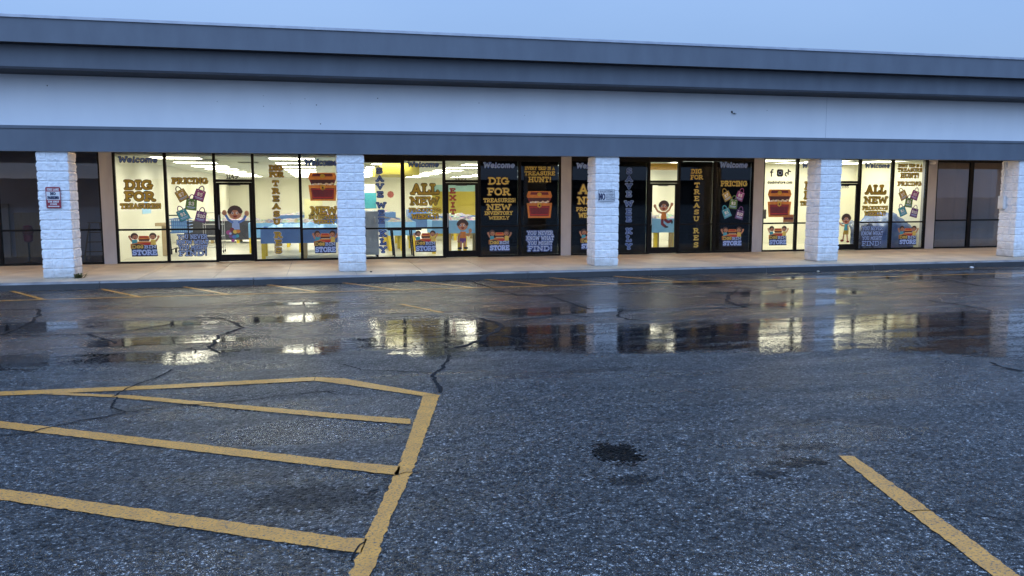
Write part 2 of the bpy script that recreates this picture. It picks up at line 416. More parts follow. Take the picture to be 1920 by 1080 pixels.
def bag_decal(label, cx, cz, s, rot, col, price, lit=True):
    root = thing('price_bag_decal', label, 'window decal', (cx, YD, cz), 'price bag decals on the shop windows')
    c, sn = cos(rot), sin(rot)
    def R(p): return (cx+(p[0]*c-p[1]*sn)*s, cz+(p[0]*sn+p[1]*c)*s)
    off = {'$3': .004, '$10': .001}.get(price, 0)
    d = D2(YD-off)
    d.line([R(p) for p in arc(0, .46, .24, .42, 0, 180, 9)], .045*s, V['violet' if col != 'olive' else 'brown'] if lit else V[col])
    d.mb.build('handle', root)
    d = D2(YD-off-.0008)
    d.poly([R(p) for p in ((-.5, -.55), (.5, -.55), (.46, .5), (-.46, .5))], V['brown' if col == 'olive' else 'navy'])
    d.poly([R(p) for p in ((-.46, -.51), (.46, -.51), (.42, .46), (-.42, .46))], V[col])
    d.gap(6)
    for e in (-.24, .24): d.ell(*R((e, .38)), .05*s, .05*s, V['white'], 8)
    d.mb.build('bag', root)
    d = D2(YD-off-.0016)
    w = .25 if len(price) == 2 else .36
    put_text(d, [(price, -w, -.12, w, .24)], [(V['white'], .95, 0)], .22, rot=R, k=s)
    d.line([R((-.34, -.26)), R((.34, -.26))], .035*s, V['pale'])
    d.line([R((-.28, -.37)), R((.28, -.37))], .02*s, V['pale'])
    d.mb.build('lettering', root)
    return root

def child_decal(label, x0, z0, x1, z1, pose):
    """a plain generic cartoon child, flat vinyl"""
    root = thing('child_decal', label, 'window decal', (x0, YD, z0))
    W, H = x1-x0, z1-z0
    def q(x, z): return (x0+x*W, z0+z*H)
    body, head = D2(YD), D2(YD-.0022); parts = {}
    u = H
    def limb(px, pz):
        key = ('arm' if pz > z0+.30*H else 'leg', px > x0+.5*W)
        if key not in parts: parts[key] = D2(YD-.001)
        return parts[key]
    def LM(pts, r, m): limb(sum(p[0] for p in pts)/len(pts), max(p[1] for p in pts)).line(pts, r, m)
    def LE(cx, cz, rx, rz, m): limb(cx, cz).ell(cx, cz, rx, rz, m)
    if pose == 'jump':
        hx, hz, hr = .52, .74, .17
        for a in ([(.42, .52), (.25, .58), (.12, .76)], [(.60, .52), (.76, .62), (.88, .82)]):
            LM([q(*p) for p in a], .033*u, V['skin'])
            LE(*q(*a[-1]), .055*u, .065*u, V['skin'])
        body.poly([q(*p) for p in ((.40, .26), (.66, .26), (.62, .56), (.42, .56))], V['orange'])
        LM([q(.46, .27), q(.46, .14), q(.60, .05)], .05*u, V['maroon'])
        LM([q(.60, .27), q(.72, .20), q(.86, .24)], .05*u, V['maroon'])
        LE(*q(.66, .03), .07*u, .03*u, V['black']); LE(*q(.90, .20), .035*u, .06*u, V['black'])
    elif pose == 'bin':
        hx, hz, hr = .47, .80, .17
        for a in ([(.36, .56), (.22, .64), (.10, .82)], [(.60, .56), (.76, .62), (.88, .80)]):
            LM([q(*p) for p in a], .033*u, V['blue']); LE(*q(*a[-1]), .06*u, .075*u, V['skin'])
        body.poly([q(*p) for p in ((.34, .36), (.62, .36), (.60, .62), (.36, .62))], V['sky'])
        for x, z, r, c in ((.22, .28, .07, 'purple'), (.34, .36, .06, 'maroon'), (.45, .30, .06, 'yellow'), (.56, .31, .055, 'orange'), (.30, .18, .06, 'violet'), (.42, .16, .06, 'blue'), (.52, .18, .05, 'teal'), (.36, .06, .05, 'purple'), (.28, .25, .035, 'pale')):
            body.ell(*q(x, z), r*u, r*u*.9, V[c], 9)
    elif pose == 'wave':
        hx, hz, hr = .42, .80, .17
        LM([q(.30, .55), q(.16, .42), q(.16, .30)], .03*u, V['skin']); LE(*q(.16, .27), .04*u, .045*u, V['skin'])
        LM([q(.60, .50), q(.76, .46), q(.86, .58)], .03*u, V['skin']); LE(*q(.87, .63), .055*u, .075*u, V['skin'])
        body.poly([q(*p) for p in ((.24, .36), (.62, .36), (.60, .60), (.27, .60))], V['orange'])
        body.poly([q(*p) for p in ((.25, .22), (.62, .22), (.62, .38), (.24, .38))], V['violet'])
        for x in (.32, .54): LM([q(x, .24), q(x-.02, .06)], .035*u, V['skin'])
        LE(*q(.24, .04), .075*u, .04*u, V['black']); LE(*q(.60, .05), .075*u, .04*u, V['black'])
    else:
        hx, hz, hr = .55, .80, .16
        LM([q(.42, .58), q(.22, .60), q(.06, .66)], .025*u, V['skin']); LE(*q(.04, .67), .04*u, .04*u, V['skin'])
        LM([q(.70, .58), q(.74, .46)], .025*u, V['skin'])
        body.poly([q(*p) for p in ((.40, .42), (.78, .42), (.74, .64), (.44, .64))], V['teal'])
        body.poly([q(*p) for p in ((.32, .28), (.78, .28), (.78, .43), (.40, .43))], V['olive'])
        LM([q(.42, .29), q(.36, .10)], .025*u, V['skin']); LM([q(.66, .29), q(.72, .07)], .025*u, V['skin'])
        LE(*q(.28, .07), .075*u, .04*u, V['darkred']); LE(*q(.76, .03), .06*u, .035*u, V['darkred'])
    body.mb.build('clothes', root)
    for key, pd in parts.items(): pd.mb.build(key[0], root)
    c = q(hx, hz)
    head.ell(c[0], c[1], hr*u, hr*u*.95, V['skin'], 18)
    for e in (-.07, .05):
        head.ell(c[0]+e*u, c[1]+.01*u, .032*u, .036*u, V['white'], 10); head.ell(c[0]+(e+.005)*u, c[1]+.008*u, .017*u, .024*u, V['black'], 8)
    head.ell(c[0]-.008*u, c[1]-.03*u, .018*u, .014*u, V['orange'], 8)
    head.poly([(c[0]-.06*u, c[1]-.055*u), (c[0]+.06*u, c[1]-.055*u), (c[0]+.03*u, c[1]-.11*u), (c[0]-.03*u, c[1]-.11*u)], V['darkred'])
    head.ell(c[0]-.15*u, c[1]-.01*u, .03*u, .04*u, V['skin'], 8); head.ell(c[0]+.15*u, c[1]-.01*u, .03*u, .04*u, V['skin'], 8)
    head.mb.build('face', root)
    h = D2(YD-.004)
    for i in range(9):
        a = radians(15+i*19); h.ell(c[0]+hr*u*.86*cos(a), c[1]+hr*u*.86*sin(a)+.015*u, .062*u, .062*u, V['hair'], 9)
    h.poly([(c[0]+hr*u*.95*cos(radians(a)), c[1]+hr*u*.95*sin(radians(a))+.01*u) for a in range(25, 160, 15)], V['hair'])
    h.mb.build('hair', root)
    return root

# ------------------------------------------------------------------ asphalt
def asphalt_material():
    m = bpy.data.materials.new('wet_asphalt'); nt, out = nodes_of(m); N, L = nt.nodes, nt.links
    def mth(op, a, b=None, clamp=False):
        n = N.new('ShaderNodeMath'); n.operation = op; n.use_clamp = clamp
        for i, v in enumerate((a, b)):
            if v is None: continue
            if hasattr(v, 'is_linked'): L.new(v, n.inputs[i])
            else: n.inputs[i].default_value = v
        return n.outputs[0]
    def mrange(v, a, b, c, d):
        n = N.new('ShaderNodeMapRange'); n.clamp = True
        for i, q in enumerate((a, b, c, d)): n.inputs[i+1].default_value = q
        L.new(v, n.inputs[0]); return n.outputs[0]
    geo = N.new('ShaderNodeNewGeometry'); P = geo.outputs['Position']
    def noisen(scale, detail=4, rough=.5, stretch=None):
        t = N.new('ShaderNodeTexNoise'); t.inputs['Scale'].default_value = scale; t.inputs['Detail'].default_value = detail; t.inputs['Roughness'].default_value = rough
        if stretch:
            mp = N.new('ShaderNodeMapping'); mp.inputs['Scale'].default_value = stretch; L.new(P, mp.inputs['Vector']); L.new(mp.outputs['Vector'], t.inputs['Vector'])
        else: L.new(P, t.inputs['Vector'])
        return t.outputs['Fac']
    def voro(scale):
        t = N.new('ShaderNodeTexVoronoi'); t.inputs['Scale'].default_value = scale; L.new(P, t.inputs['Vector'])
        s = N.new('ShaderNodeSeparateColor'); L.new(t.outputs['Color'], s.inputs['Color'])
        return t.outputs['Distance'], s.outputs['Red'], s.outputs['Green']
    d1, r1, g1 = voro(120); d2, r2, g2 = voro(48); d3, r3, g3 = voro(20)
    d4, r4, g4 = voro(36); d5, r5, g5 = voro(15); big = noisen(.55, 5); mid = noisen(3.2, 5); fine = noisen(28, 4)
    # stones: mostly dark binder, some pale aggregate
    st = mrange(r1, .60, .95, 0., 1.); st = mth('MULTIPLY', st, mrange(d1, .25, .55, 1., 0.))
    st2 = mth('MULTIPLY', mrange(r2, .74, 1., 0., .58), mrange(d2, .3, .55, 1., 0.))
    st3 = mth('MULTIPLY', mrange(r3, .8, 1., 0., .25), mrange(d3, .3, .5, 1., 0.))
    stone = mth('ADD', mth('ADD', st, st2), st3, True)
    stone = mth('MULTIPLY', stone, mrange(mid, .3, .7, .7, 1.1))
    clump = mth('MULTIPLY', mrange(r4, 0., 1., .76, 1.24), mrange(r5, 0., 1., .88, 1.12))
    clump = mth('MULTIPLY', clump, mrange(r2, 0., 1., .58, 1.42))
    stone = mth('MULTIPLY', stone, mrange(clump, .3, 2., .7, 1.45))
    # old oil stains, each with its own outline
    stain = None
    for cx, cy, rx, ry, k in STAINS:
        sx = N.new('ShaderNodeSeparateXYZ'); L.new(P, sx.inputs[0])
        a = mth('DIVIDE', mth('SUBTRACT', sx.outputs[0], cx), rx); b = mth('DIVIDE', mth('SUBTRACT', sx.outputs[1], cy), ry)
        q = mth('ADD', mth('MULTIPLY', a, a), mth('MULTIPLY', b, b))
        q = mth('ADD', q, mth('MULTIPLY', mth('SUBTRACT', noisen(8, 6, .65), .5), 3.))
        q = mth('ADD', q, mth('MULTIPLY', mth('SUBTRACT', r2, .5), .9))
        q = mth('MULTIPLY', mrange(q, .68, .96, 1., 0.), k)
        stain = q if stain is None else mth('MAXIMUM', stain, q)
    clean = mth('SUBTRACT', 1., stain)
    stone = mth('MULTIPLY', stone, clean)
    rp = N.new('ShaderNodeValToRGB'); e = rp.color_ramp.elements
    e[0].color = (.010, .0105, .0115, 1); e[1].color = (.54, .53, .515, 1)
    x = e.new(.35); x.color = (.076, .075, .073, 1)
    L.new(stone, rp.inputs['Fac'])
    tone = N.new('ShaderNodeMix'); tone.data_type = 'RGBA'; tone.blend_type = 'MULTIPLY'; tone.inputs['Factor'].default_value = 1
    L.new(rp.outputs['Color'], tone.inputs['A'])
    cb = N.new('ShaderNodeCombineColor')
    v = mth('MULTIPLY', mth('MULTIPLY', clump, mrange(big, .3, .7, .50, .92)), mrange(clean, 0, 1, .05, 1.))
    for i, k in enumerate((1., 1., 1.)): L.new(mth('MULTIPLY', v, k), cb.inputs[i])
    L.new(cb.outputs[0], tone.inputs['B'])
    b = N.new('ShaderNodeBsdfPrincipled'); L.new(tone.outputs['Result'], b.inputs['Base Color'])
    # wetness: rain film lies in long flat patches
    sy = N.new('ShaderNodeSeparateXYZ'); L.new(P, sy.inputs[0])
    wet = mth('ADD', noisen(1., 4, .55, (.35, 1.5, 1.)), mrange(sy.outputs[1], -10.5, -6.5, 0., .13))   # the lot falls towards the kerb, so it is wetter there
    L.new(mth('MULTIPLY', mrange(clump, .35, 1.8, .02, 1.), mrange(clean, 0, 1, .12, 1.)), b.inputs['Specular IOR Level'])
    L.new(mth('ADD', mrange(wet, .42, .68, .42, .15), mth('MULTIPLY', mth('SUBTRACT', fine, .5), .16)), b.inputs['Roughness'])
    h = mth('ADD', mth('MULTIPLY', d1, -.5), mth('ADD', mth('ADD', mth('MULTIPLY', d2, -.8), mth('MULTIPLY', d4, -.5)), mth('ADD', mth('MULTIPLY', fine, .6), mth('MULTIPLY', d5, -.3))))
    bp = N.new('ShaderNodeBump'); bp.inputs['Distance'].default_value = .011
    L.new(mrange(wet, .48, .72, .95, .35), bp.inputs['Strength'])
    L.new(h, bp.inputs['Height']); L.new(bp.outputs['Normal'], b.inputs['Normal'])
    L.new(b.outputs['BSDF'], out.inputs['Surface'])
    return m
STAINS = [(7.80, -13.42, .20, .29, 1.), (7.70, -13.98, .19, .10, .62), (9.25, -13.60, .30, .10, .55), (9.0, -13.93, .24, .11, .75), (8.65, -14.1, .14, .10, .6),
          (5.6, -13.85, .40, .26, .45), (8.6, -10.62, .55, .12, .5), (9.7, -13.0, .3, .12, .35), (-1.0, -7.2, .8, .35, .8)]
M_asph = asphalt_material()
gm = MB(); gm.poly([(-260, -260, G), (300, -260, G), (300, 300, G), (-260, 300, G)], M_asph)
tag(gm.build('parking_lot'), kind='structure')

# standing water in the low strip of the lot
def puddle_material():
    m = bpy.data.materials.new('standing_water'); nt, out = nodes_of(m); N, L = nt.nodes, nt.links
    at = N.new('ShaderNodeAttribute'); at.attribute_name = 'depth'
    geo = N.new('ShaderNodeNewGeometry')
    def noi(scale, det, st=(1, 1, 1)):
        mp = N.new('ShaderNodeMapping'); mp.inputs['Scale'].default_value = st; L.new(geo.outputs['Position'], mp.inputs['Vector'])
        t = N.new('ShaderNodeTexNoise'); t.inputs['Scale'].default_value = scale; t.inputs['Detail'].default_value = det; L.new(mp.outputs['Vector'], t.inputs['Vector']); return t.outputs['Fac']
    def mth(op, a, b):
        n = N.new('ShaderNodeMath'); n.operation = op
        for i, v in enumerate((a, b)):
            if hasattr(v, 'is_linked'): L.new(v, n.inputs[i])
            else: n.inputs[i].default_value = v
        return n.outputs[0]
    vo = N.new('ShaderNodeTexVoronoi'); vo.inputs['Scale'].default_value = 60; L.new(geo.outputs['Position'], vo.inputs['Vector'])
    sp = N.new('ShaderNodeSeparateColor'); L.new(vo.outputs['Color'], sp.inputs['Color'])
    d = mth('ADD', mth('MINIMUM', at.outputs['Fac'], .34), mth('MULTIPLY', mth('SUBTRACT', noi(2.2, 7, (.42, 1.8, 1)), .5), 1.5))
    d = mth('SUBTRACT', d, mth('MULTIPLY', sp.outputs['Red'], .55))
    mr = N.new('ShaderNodeMapRange'); mr.inputs[1].default_value = -.06; mr.inputs[2].default_value = .06; L.new(d, mr.inputs[0])
    b = N.new('ShaderNodeBsdfPrincipled'); b.inputs['Base Color'].default_value = (.010, .011, .014, 1); b.inputs['IOR'].default_value = 1.4
    rr = N.new('ShaderNodeMapRange'); rr.inputs[1].default_value = .35; rr.inputs[2].default_value = .7; rr.inputs[3].default_value = .03; rr.inputs[4].default_value = .13; L.new(noi(3, 5, (.6, 2.5, 1)), rr.inputs[0]); L.new(rr.outputs[0], b.inputs['Roughness'])
    bp = N.new('ShaderNodeBump'); bp.inputs['Strength'].default_value = .16; bp.inputs['Distance'].default_value = .01
    L.new(noi(8, 5, (.7, 1.6, 1)), bp.inputs['Height']); L.new(bp.outputs['Normal'], b.inputs['Normal'])
    t = N.new('ShaderNodeBsdfTransparent'); mx = N.new('ShaderNodeMixShader')
    L.new(mr.outputs[0], mx.inputs['Fac']); L.new(t.outputs[0], mx.inputs[1]); L.new(b.outputs[0], mx.inputs[2]); L.new(mx.outputs[0], out.inputs['Surface'])
    return m
M_pud = puddle_material()
def puddle(poly, step=(.10, .06), boost=.10):
    xs = [p[0] for p in poly]; ys = [p[1] for p in poly]; mg = .5
    nx = int((max(xs)-min(xs)+2*mg)/step[0]); ny = int((max(ys)-min(ys)+2*mg)/step[1])
    n = len(poly); E_ = [(poly[i], poly[(i+1) % n]) for i in range(n)]
    V_, D_ = [], []
    for j in range(ny+1):
        for i in range(nx+1):
            x = min(xs)-mg+i*step[0]; y = min(ys)-mg+j*step[1]; best = 9e9; ins = False
            for (ax, ay), (bx, by) in E_:
                dx, dy = bx-ax, by-ay; t = max(0, min(1, ((x-ax)*dx+(y-ay)*dy)/(dx*dx+dy*dy)))
                q = (ax+t*dx-x)**2+(ay+t*dy-y)**2
                if q < best: best = q
                if (ay > y) != (by > y) and x < (bx-ax)*(y-ay)/(by-ay)+ax: ins = not ins
            V_.append((x, y, G+.003)); D_.append((math.sqrt(best) if ins else -math.sqrt(best))+boost)
    F_ = []
    for j in range(ny):
        for i in range(nx):
            a = j*(nx+1)+i; q = (a, a+1, a+nx+2, a+nx+1)
            if max(D_[k] for k in q) > -.42: F_.append(q)
    me = bpy.data.meshes.new('puddle'); me.from_pydata(V_, [], F_); me.materials.append(M_pud)
    A = me.attributes.new('depth', 'FLOAT', 'POINT'); A.data.foreach_set('value', D_)
    o = bpy.data.objects.new('puddle', me); COL.objects.link(o); tag(o, kind='structure')
puddle([(6.35, -6.2), (7.0, -6.4), (7.6, -6.7), (8.3, -7.2), (9.1, -7.5), (11.1, -7.65), (12.8, -7.75), (15, -7.7), (16.4, -7.75), (19, -7.6), (22, -8.5), (22, -14), (14.2, -12.2), (13.3, -11.1), (12.7, -10.55), (11.5, -10.15), (10.8, -10.05), (9.5, -9.75), (8.5, -9.45), (7.6, -9.3), (7.0, -9.5), (6.5, -9.1), (6.2, -8.6), (6.3, -7.4)])
for pl, bo in (([(2.9, -7.40), (3.9, -7.45), (4.6, -7.65), (4.4, -8.1), (3.1, -8.2)], .30), ([(2.6, -8.5), (4.4, -8.45), (4.7, -8.3), (4.3, -9.1), (3.3, -9.0)], .14),
               ([(.6, -8.35), (2.7, -8.45), (2.7, -8.85), (.6, -8.8)], .34), ([(4.9, -8.45), (6.2, -8.2), (6.2, -9.0), (5.1, -8.85)], .18),
               ([(.2, -5.4), (2.2, -5.6), (2.4, -6.4), (1.0, -6.6), (.0, -6.2)], .10), ([(4.2, -5.5), (6.0, -5.6), (6.2, -6.2), (4.6, -6.3)], .10), ([(2.6, -6.0), (3.9, -5.8), (4.0, -6.6), (2.8, -6.7)], .18),
               ([(4.6, -3.9), (6.2, -4.0), (6.3, -4.5), (4.7, -4.5)], .06), ([(15.5, -1.6), (24, -1.5), (24, -3.2), (19, -3.4), (15.5, -2.7)], .15), ([(11.5, -1.9), (14, -1.8), (14.2, -3.0), (11.8, -2.9)], .12),
               ([(13.2, -4.4), (15.6, -4.3), (15.8, -5.0), (13.4, -5.1)], .2), ([(12.6, -6.0), (14.6, -5.9), (14.8, -6.5), (12.8, -6.6)], .18), ([(8.4, -5.9), (10.4, -5.7), (10.6, -6.5), (8.6, -6.7)], .15)):
    puddle(pl, boost=bo)

# painted lines
def paint_material():
    m = bpy.data.materials.new('worn_yellow_paint'); nt, out = nodes_of(m); N, L = nt.nodes, nt.links
    geo = N.new('ShaderNodeNewGeometry')
    def noi(scale, det, r=.5):
        t = N.new('ShaderNodeTexNoise'); t.inputs['Scale'].default_value = scale; t.inputs['Detail'].default_value = det; t.inputs['Roughness'].default_value = r; L.new(geo.outputs['Position'], t.inputs['Vector']); return t.outputs['Fac']
    vo = N.new('ShaderNodeTexVoronoi'); vo.feature = 'DISTANCE_TO_EDGE'; vo.inputs['Scale'].default_value = 5
    mp = N.new('ShaderNodeVectorMath'); mp.operation = 'ADD'
    t3 = N.new('ShaderNodeTexNoise'); t3.inputs['Scale'].default_value = 9; L.new(geo.outputs['Position'], t3.inputs['Vector'])
    sc = N.new('ShaderNodeVectorMath'); sc.operation = 'SCALE'; sc.inputs['Scale'].default_value = .12; L.new(t3.outputs['Color'], sc.inputs[0])
    L.new(geo.outputs['Position'], mp.inputs[0]); L.new(sc.outputs[0], mp.inputs[1]); L.new(mp.outputs[0], vo.inputs['Vector'])
    r = N.new('ShaderNodeValToRGB'); r.color_ramp.elements[0].color = (.62, .265, .026, 1); r.color_ramp.elements[1].color = (.47, .20, .022, 1)
    r.color_ramp.elements[0].position = .35; r.color_ramp.elements[1].position = .7
    L.new(noi(7, 6), r.inputs['Fac'])
    wear = N.new('ShaderNodeMapRange'); wear.inputs[1].default_value = .52; wear.inputs[2].default_value = .64; L.new(noi(55, 4, .65), wear.inputs[0])
    ck = N.new('ShaderNodeMapRange'); ck.inputs[1].default_value = .012; ck.inputs[2].default_value = .004; L.new(vo.outputs['Distance'], ck.inputs[0])
    gate = N.new('ShaderNodeMapRange'); gate.inputs[1].default_value = .55; gate.inputs[2].default_value = .62; L.new(noi(1.8, 3), gate.inputs[0])
    mu = N.new('ShaderNodeMath'); mu.operation = 'MULTIPLY'; L.new(ck.outputs[0], mu.inputs[0]); L.new(gate.outputs[0], mu.inputs[1])
    mxv = N.new('ShaderNodeMath'); mxv.operation = 'MAXIMUM'; L.new(wear.outputs[0], mxv.inputs[0]); L.new(mu.outputs[0], mxv.inputs[1])
    mix = N.new('ShaderNodeMix'); mix.data_type = 'RGBA'; L.new(mxv.outputs[0], mix.inputs['Factor']); L.new(r.outputs['Color'], mix.inputs['A']); mix.inputs['B'].default_value = (.06, .05, .04, 1)
    b = N.new('ShaderNodeBsdfPrincipled'); L.new(mix.outputs['Result'], b.inputs['Base Color']); b.inputs['Roughness'].default_value = .34
    bp = N.new('ShaderNodeBump'); bp.inputs['Strength'].default_value = .5; bp.inputs['Distance'].default_value = .004; L.new(noi(70, 4), bp.inputs['Height']); L.new(bp.outputs['Normal'], b.inputs['Normal'])
    L.new(b.outputs['BSDF'], out.inputs['Surface']); return m
M_paint = paint_material()
M_seal = mat('black_crack_sealer', (.005, .005, .006), (.009, .009, .010), .75, 5, .3, 60, spec=.15)
def strip(mb, left, right, z, m, step=.035, jag=.008):
    """a painted strip between two rails with ragged edges"""
    def res(pl, n):
        seg = [math.dist(a, b) for a, b in zip(pl, pl[1:])]; T = sum(seg); out = []
        for i in range(n+1):
            t = T*i/n; k = 0
            while k < len(seg)-1 and t > seg[k]: t -= seg[k]; k += 1
            f = t/seg[k]; out.append((pl[k][0]+(pl[k+1][0]-pl[k][0])*f, pl[k][1]+(pl[k+1][1]-pl[k][1])*f))
        return out
    n = max(2, int(sum(math.dist(a, b) for a, b in zip(left, left[1:]))/step))
    A, B = res(left, n), res(right, n); i0 = len(mb.v); k = mb.mi(m)
    for i, (a, b) in enumerate(zip(A, B)):
        w = max(1e-6, math.dist(a, b)); u = ((b[0]-a[0])/w, (b[1]-a[1])/w)
        j1 = jag*(noise.noise((a[0]*14, a[1]*14, 3.))+.7*noise.noise((a[0]*45, a[1]*45, 5.)))
        j2 = jag*(noise.noise((b[0]*14, b[1]*14, 7.))+.7*noise.noise((b[0]*45, b[1]*45, 9.)))
        mb.v += [(a[0]+u[0]*j1, a[1]+u[1]*j1, z), (b[0]+u[0]*j2, b[1]+u[1]*j2, z)]
    for i in range(n):
        q = i0+2*i; mb.f.append([q, q+1, q+3, q+2]); mb.m.append(k)
def mark(left, right, jag=.008, z=.005):
    mb = MB(); strip(mb, left, right, G+z, M_paint, jag=jag)
    return tag(mb.build('parking_line'), kind='structure')
# hatched island in the foreground
mark([(0.5, -10.17), (2.6, -10.23), (4.08, -10.30), (5.60, -10.285)], [(0.5, -10.34), (2.67, -10.42), (4.11, -10.47), (5.585, -10.46)], .01)
mark([(5.605, -10.29), (5.90, -10.43), (6.76, -11.365)], [(5.59, -10.465), (5.80, -10.62), (6.60, -11.365)], .01, .0055)
mark([(3.2, -10.43), (3.9, -10.70), (5.83, -11.84), (6.40, -12.15)], [(3.05, -10.45), (3.75, -10.74), (5.81, -11.99), (6.39, -12.31)], .01)
mark([(0.6, -9.93), (3.0, -11.41), (5.8, -13.15), (6.20, -13.37)], [(0.55, -10.12), (3.05, -11.62), (5.79, -13.32), (6.17, -13.55)], .012)
mark([(1.2, -11.7), (3.6, -13.21), (5.76, -14.51), (5.90, -14.57)], [(1.2, -11.87), (3.64, -13.41), (5.75, -14.69), (5.86, -14.74)], .012)
mark([(6.605, -11.37), (6.20, -13.30), (5.89, -14.55), (5.70, -15.4), (5.35, -17.2)], [(6.765, -11.37), (6.265, -13.52), (6.05, -14.30), (5.86, -15.2), (5.5, -17.2)], .014)
mark([(9.36, -13.87), (9.115, -14.95), (8.955, -15.74), (8.6, -17.5)], [(9.47, -13.90), (9.30, -14.78), (9.09, -15.77), (8.74, -17.5)], .012)
# faded no-parking hatching along the kerb
for x in (-3.7, -2.1, -.35, 1.28, 2.87, 4.55, 6.12, 7.65, 9.25, 10.75, 12.3):
    mark([(x, -.95), (x+1.02, -2.52)], [(x+.10, -.95), (x+1.12, -2.52)], .03)
mb = MB(); strip(mb, [(-6, -2.5), (30, -2.5)], [(-6, -2.59), (30, -2.59)], G+.0045, M_paint, .08, .03); tag(mb.build('parking_line'), kind='structure')
mark([(7.0, -4.7), (7.55, -5.9)], [(7.08, -4.7), (7.63, -5.9)], .04)
# sealed cracks
CRACKS = [
    ([(0.46, -3.84), (0.77, -3.91), (1.04, -3.91), (1.31, -4.71), (1.44, -5.66), (1.41, -6.14), (1.38, -6.59)], 0.07),
    ([(1.41, -6.67), (1.99, -6.78), (2.55, -6.80), (2.98, -6.68), (3.28, -6.43), (3.51, -6.10)], 0.05),
    ([(2.55, -6.80), (2.76, -7.08), (3.08, -7.65)], 0.06),
    ([(3.70, -5.47), (4.21, -5.75), (4.59, -6.75), (4.29, -7.36), (4.32, -8.18), (4.48, -8.69)], 0.06),
    ([(4.10, -9.54), (3.94, -10.04), (3.83, -10.24), (3.75, -10.41), (3.70, -10.71)], 0.03),
    ([(3.72, -10.75), (3.83, -11.12), (3.98, -11.35), (4.22, -11.24), (4.50, -11.20), (4.92, -11.18), (5.35, -11.03), (5.85, -10.97)], 0.028),
    ([(3.98, -11.35), (3.72, -11.53), (3.45, -11.70), (3.31, -11.85), (3.15, -11.87)], 0.03),
    ([(1.84, -3.93), (3.01, -4.16), (4.05, -4.53), (4.43, -4.55)], 0.03),
    ([(5.91, -9.68), (6.09, -10.03), (6.44, -10.17), (6.83, -10.35)], 0.03),
    ([(7.18, -9.45), (7.06, -9.85), (6.89, -10.30), (6.81, -10.55), (6.84, -10.77), (6.78, -11.26)], 0.06),
    ([(8.83, -0.77), (9.13, -3.03), (9.29, -3.96), (9.82, -4.14), (9.94, -5.00), (10.02, -6.07)], 0.06),
    ([(9.29, -3.96), (9.83, -4.09), (10.30, -3.92), (10.74, -3.91)], 0.05),
    ([(8.07, -6.62), (8.23, -7.06), (8.23, -7.50), (7.76, -8.47), (7.30, -9.01)], 0.1),
    ([(8.38, -7.02), (8.92, -6.86), (9.50, -6.57), (9.73, -6.92)], 0.06),
    ([(8.08, -8.27), (8.34, -8.78)], 0.08),
    ([(11.00, -6.31), (10.52, -6.41), (10.18, -6.93), (10.25, -7.29), (10.51, -7.50)], 0.055),
    ([(11.27, -4.15), (11.60, -4.06), (12.04, -4.07)], 0.05),
    ([(13.49, -2.84), (13.65, -3.34), (13.79, -3.94), (14.13, -4.02)], 0.05),
    ([(13.81, -4.10), (13.23, -4.86), (12.84, -5.52), (12.68, -6.14), (12.68, -6.49)], 0.09),
    ([(12.26, -4.90), (12.60, -5.15), (12.87, -5.39)], 0.05),
    ([(11.53, -6.48), (12.17, -6.48), (12.68, -6.49)], 0.05),
    ([(12.16, -6.69), (12.32, -7.09)], 0.04),
    ([(19.33, -2.91), (19.17, -3.85), (18.99, -4.70), (19.72, -5.08)], 0.06),
    ([(16.33, -6.41), (16.44, -7.05), (16.38, -7.81)], 0.06),
    ([(16.41, -4.88), (17.84, -4.69), (18.79, -4.82)], 0.03),
    ([(13.12, -11.29), (13.04, -11.52), (13.06, -11.78)], 0.06),
    ([(6.06, -13.63), (6.18, -13.54), (6.27, -13.51), (6.63, -13.61), (7.08, -13.73)], 0.012),
    ([(9.14, -14.90), (9.24, -14.94), (9.43, -15.04), (9.67, -15.19)], 0.018),
    ([(5.81, -14.83), (5.83, -14.68), (5.87, -14.60)], 0.02),
]
def crack(pts, w):
    P = []
    for a, b in zip(pts, pts[1:]):
        n = max(2, int(math.dist(a, b)/.06))
        for i in range(n): P.append((a[0]+(b[0]-a[0])*i/n, a[1]+(b[1]-a[1])*i/n))
    P.append(pts[-1]); Lr, Rr = [], []
    for i, p in enumerate(P):
        q0, q1 = P[max(0, i-1)], P[min(len(P)-1, i+1)]; d = math.dist(q0, q1) or 1
        nx, ny = -(q1[1]-q0[1])/d, (q1[0]-q0[0])/d
        o = .06*noise.noise((p[0]*3.1, p[1]*3.1, 1.))+.025*noise.noise((p[0]*12, p[1]*12, 2.))
        ww = .66*w*(.5+.45*noise.noise((p[0]*5, p[1]*5, 4.)))
        Lr.append((p[0]+nx*(o+ww), p[1]+ny*(o+ww), G+.007)); Rr.append((p[0]+nx*(o-ww), p[1]+ny*(o-ww), G+.007))
    mb = MB(); k = mb.mi(M_seal)
    for a, b in zip(Lr, Rr): mb.v += [a, b]
    for i in range(len(Lr)-1): mb.f.append([2*i, 2*i+1, 2*i+3, 2*i+2]); mb.m.append(k)
    tag(mb.build('crack_seal'), kind='structure')
random.seed(21)
for p, w in CRACKS:
    crack(p, w)
    for a, q in zip(p, p[1:]):          # fine side branches
        if math.dist(a, q) > .5 and random.random() < .55:
            t = random.uniform(.2, .8); x, y = a[0]+(q[0]-a[0])*t, a[1]+(q[1]-a[1])*t
            an = math.atan2(q[1]-a[1], q[0]-a[0])+random.choice((-1, 1))*random.uniform(.5, 1.3); l = random.uniform(.25, .8)
            crack([(x, y), (x+l*.5*cos(an), y+l*.5*sin(an)), (x+l*cos(an+.4), y+l*sin(an+.4))], min(w, .04)*.45)

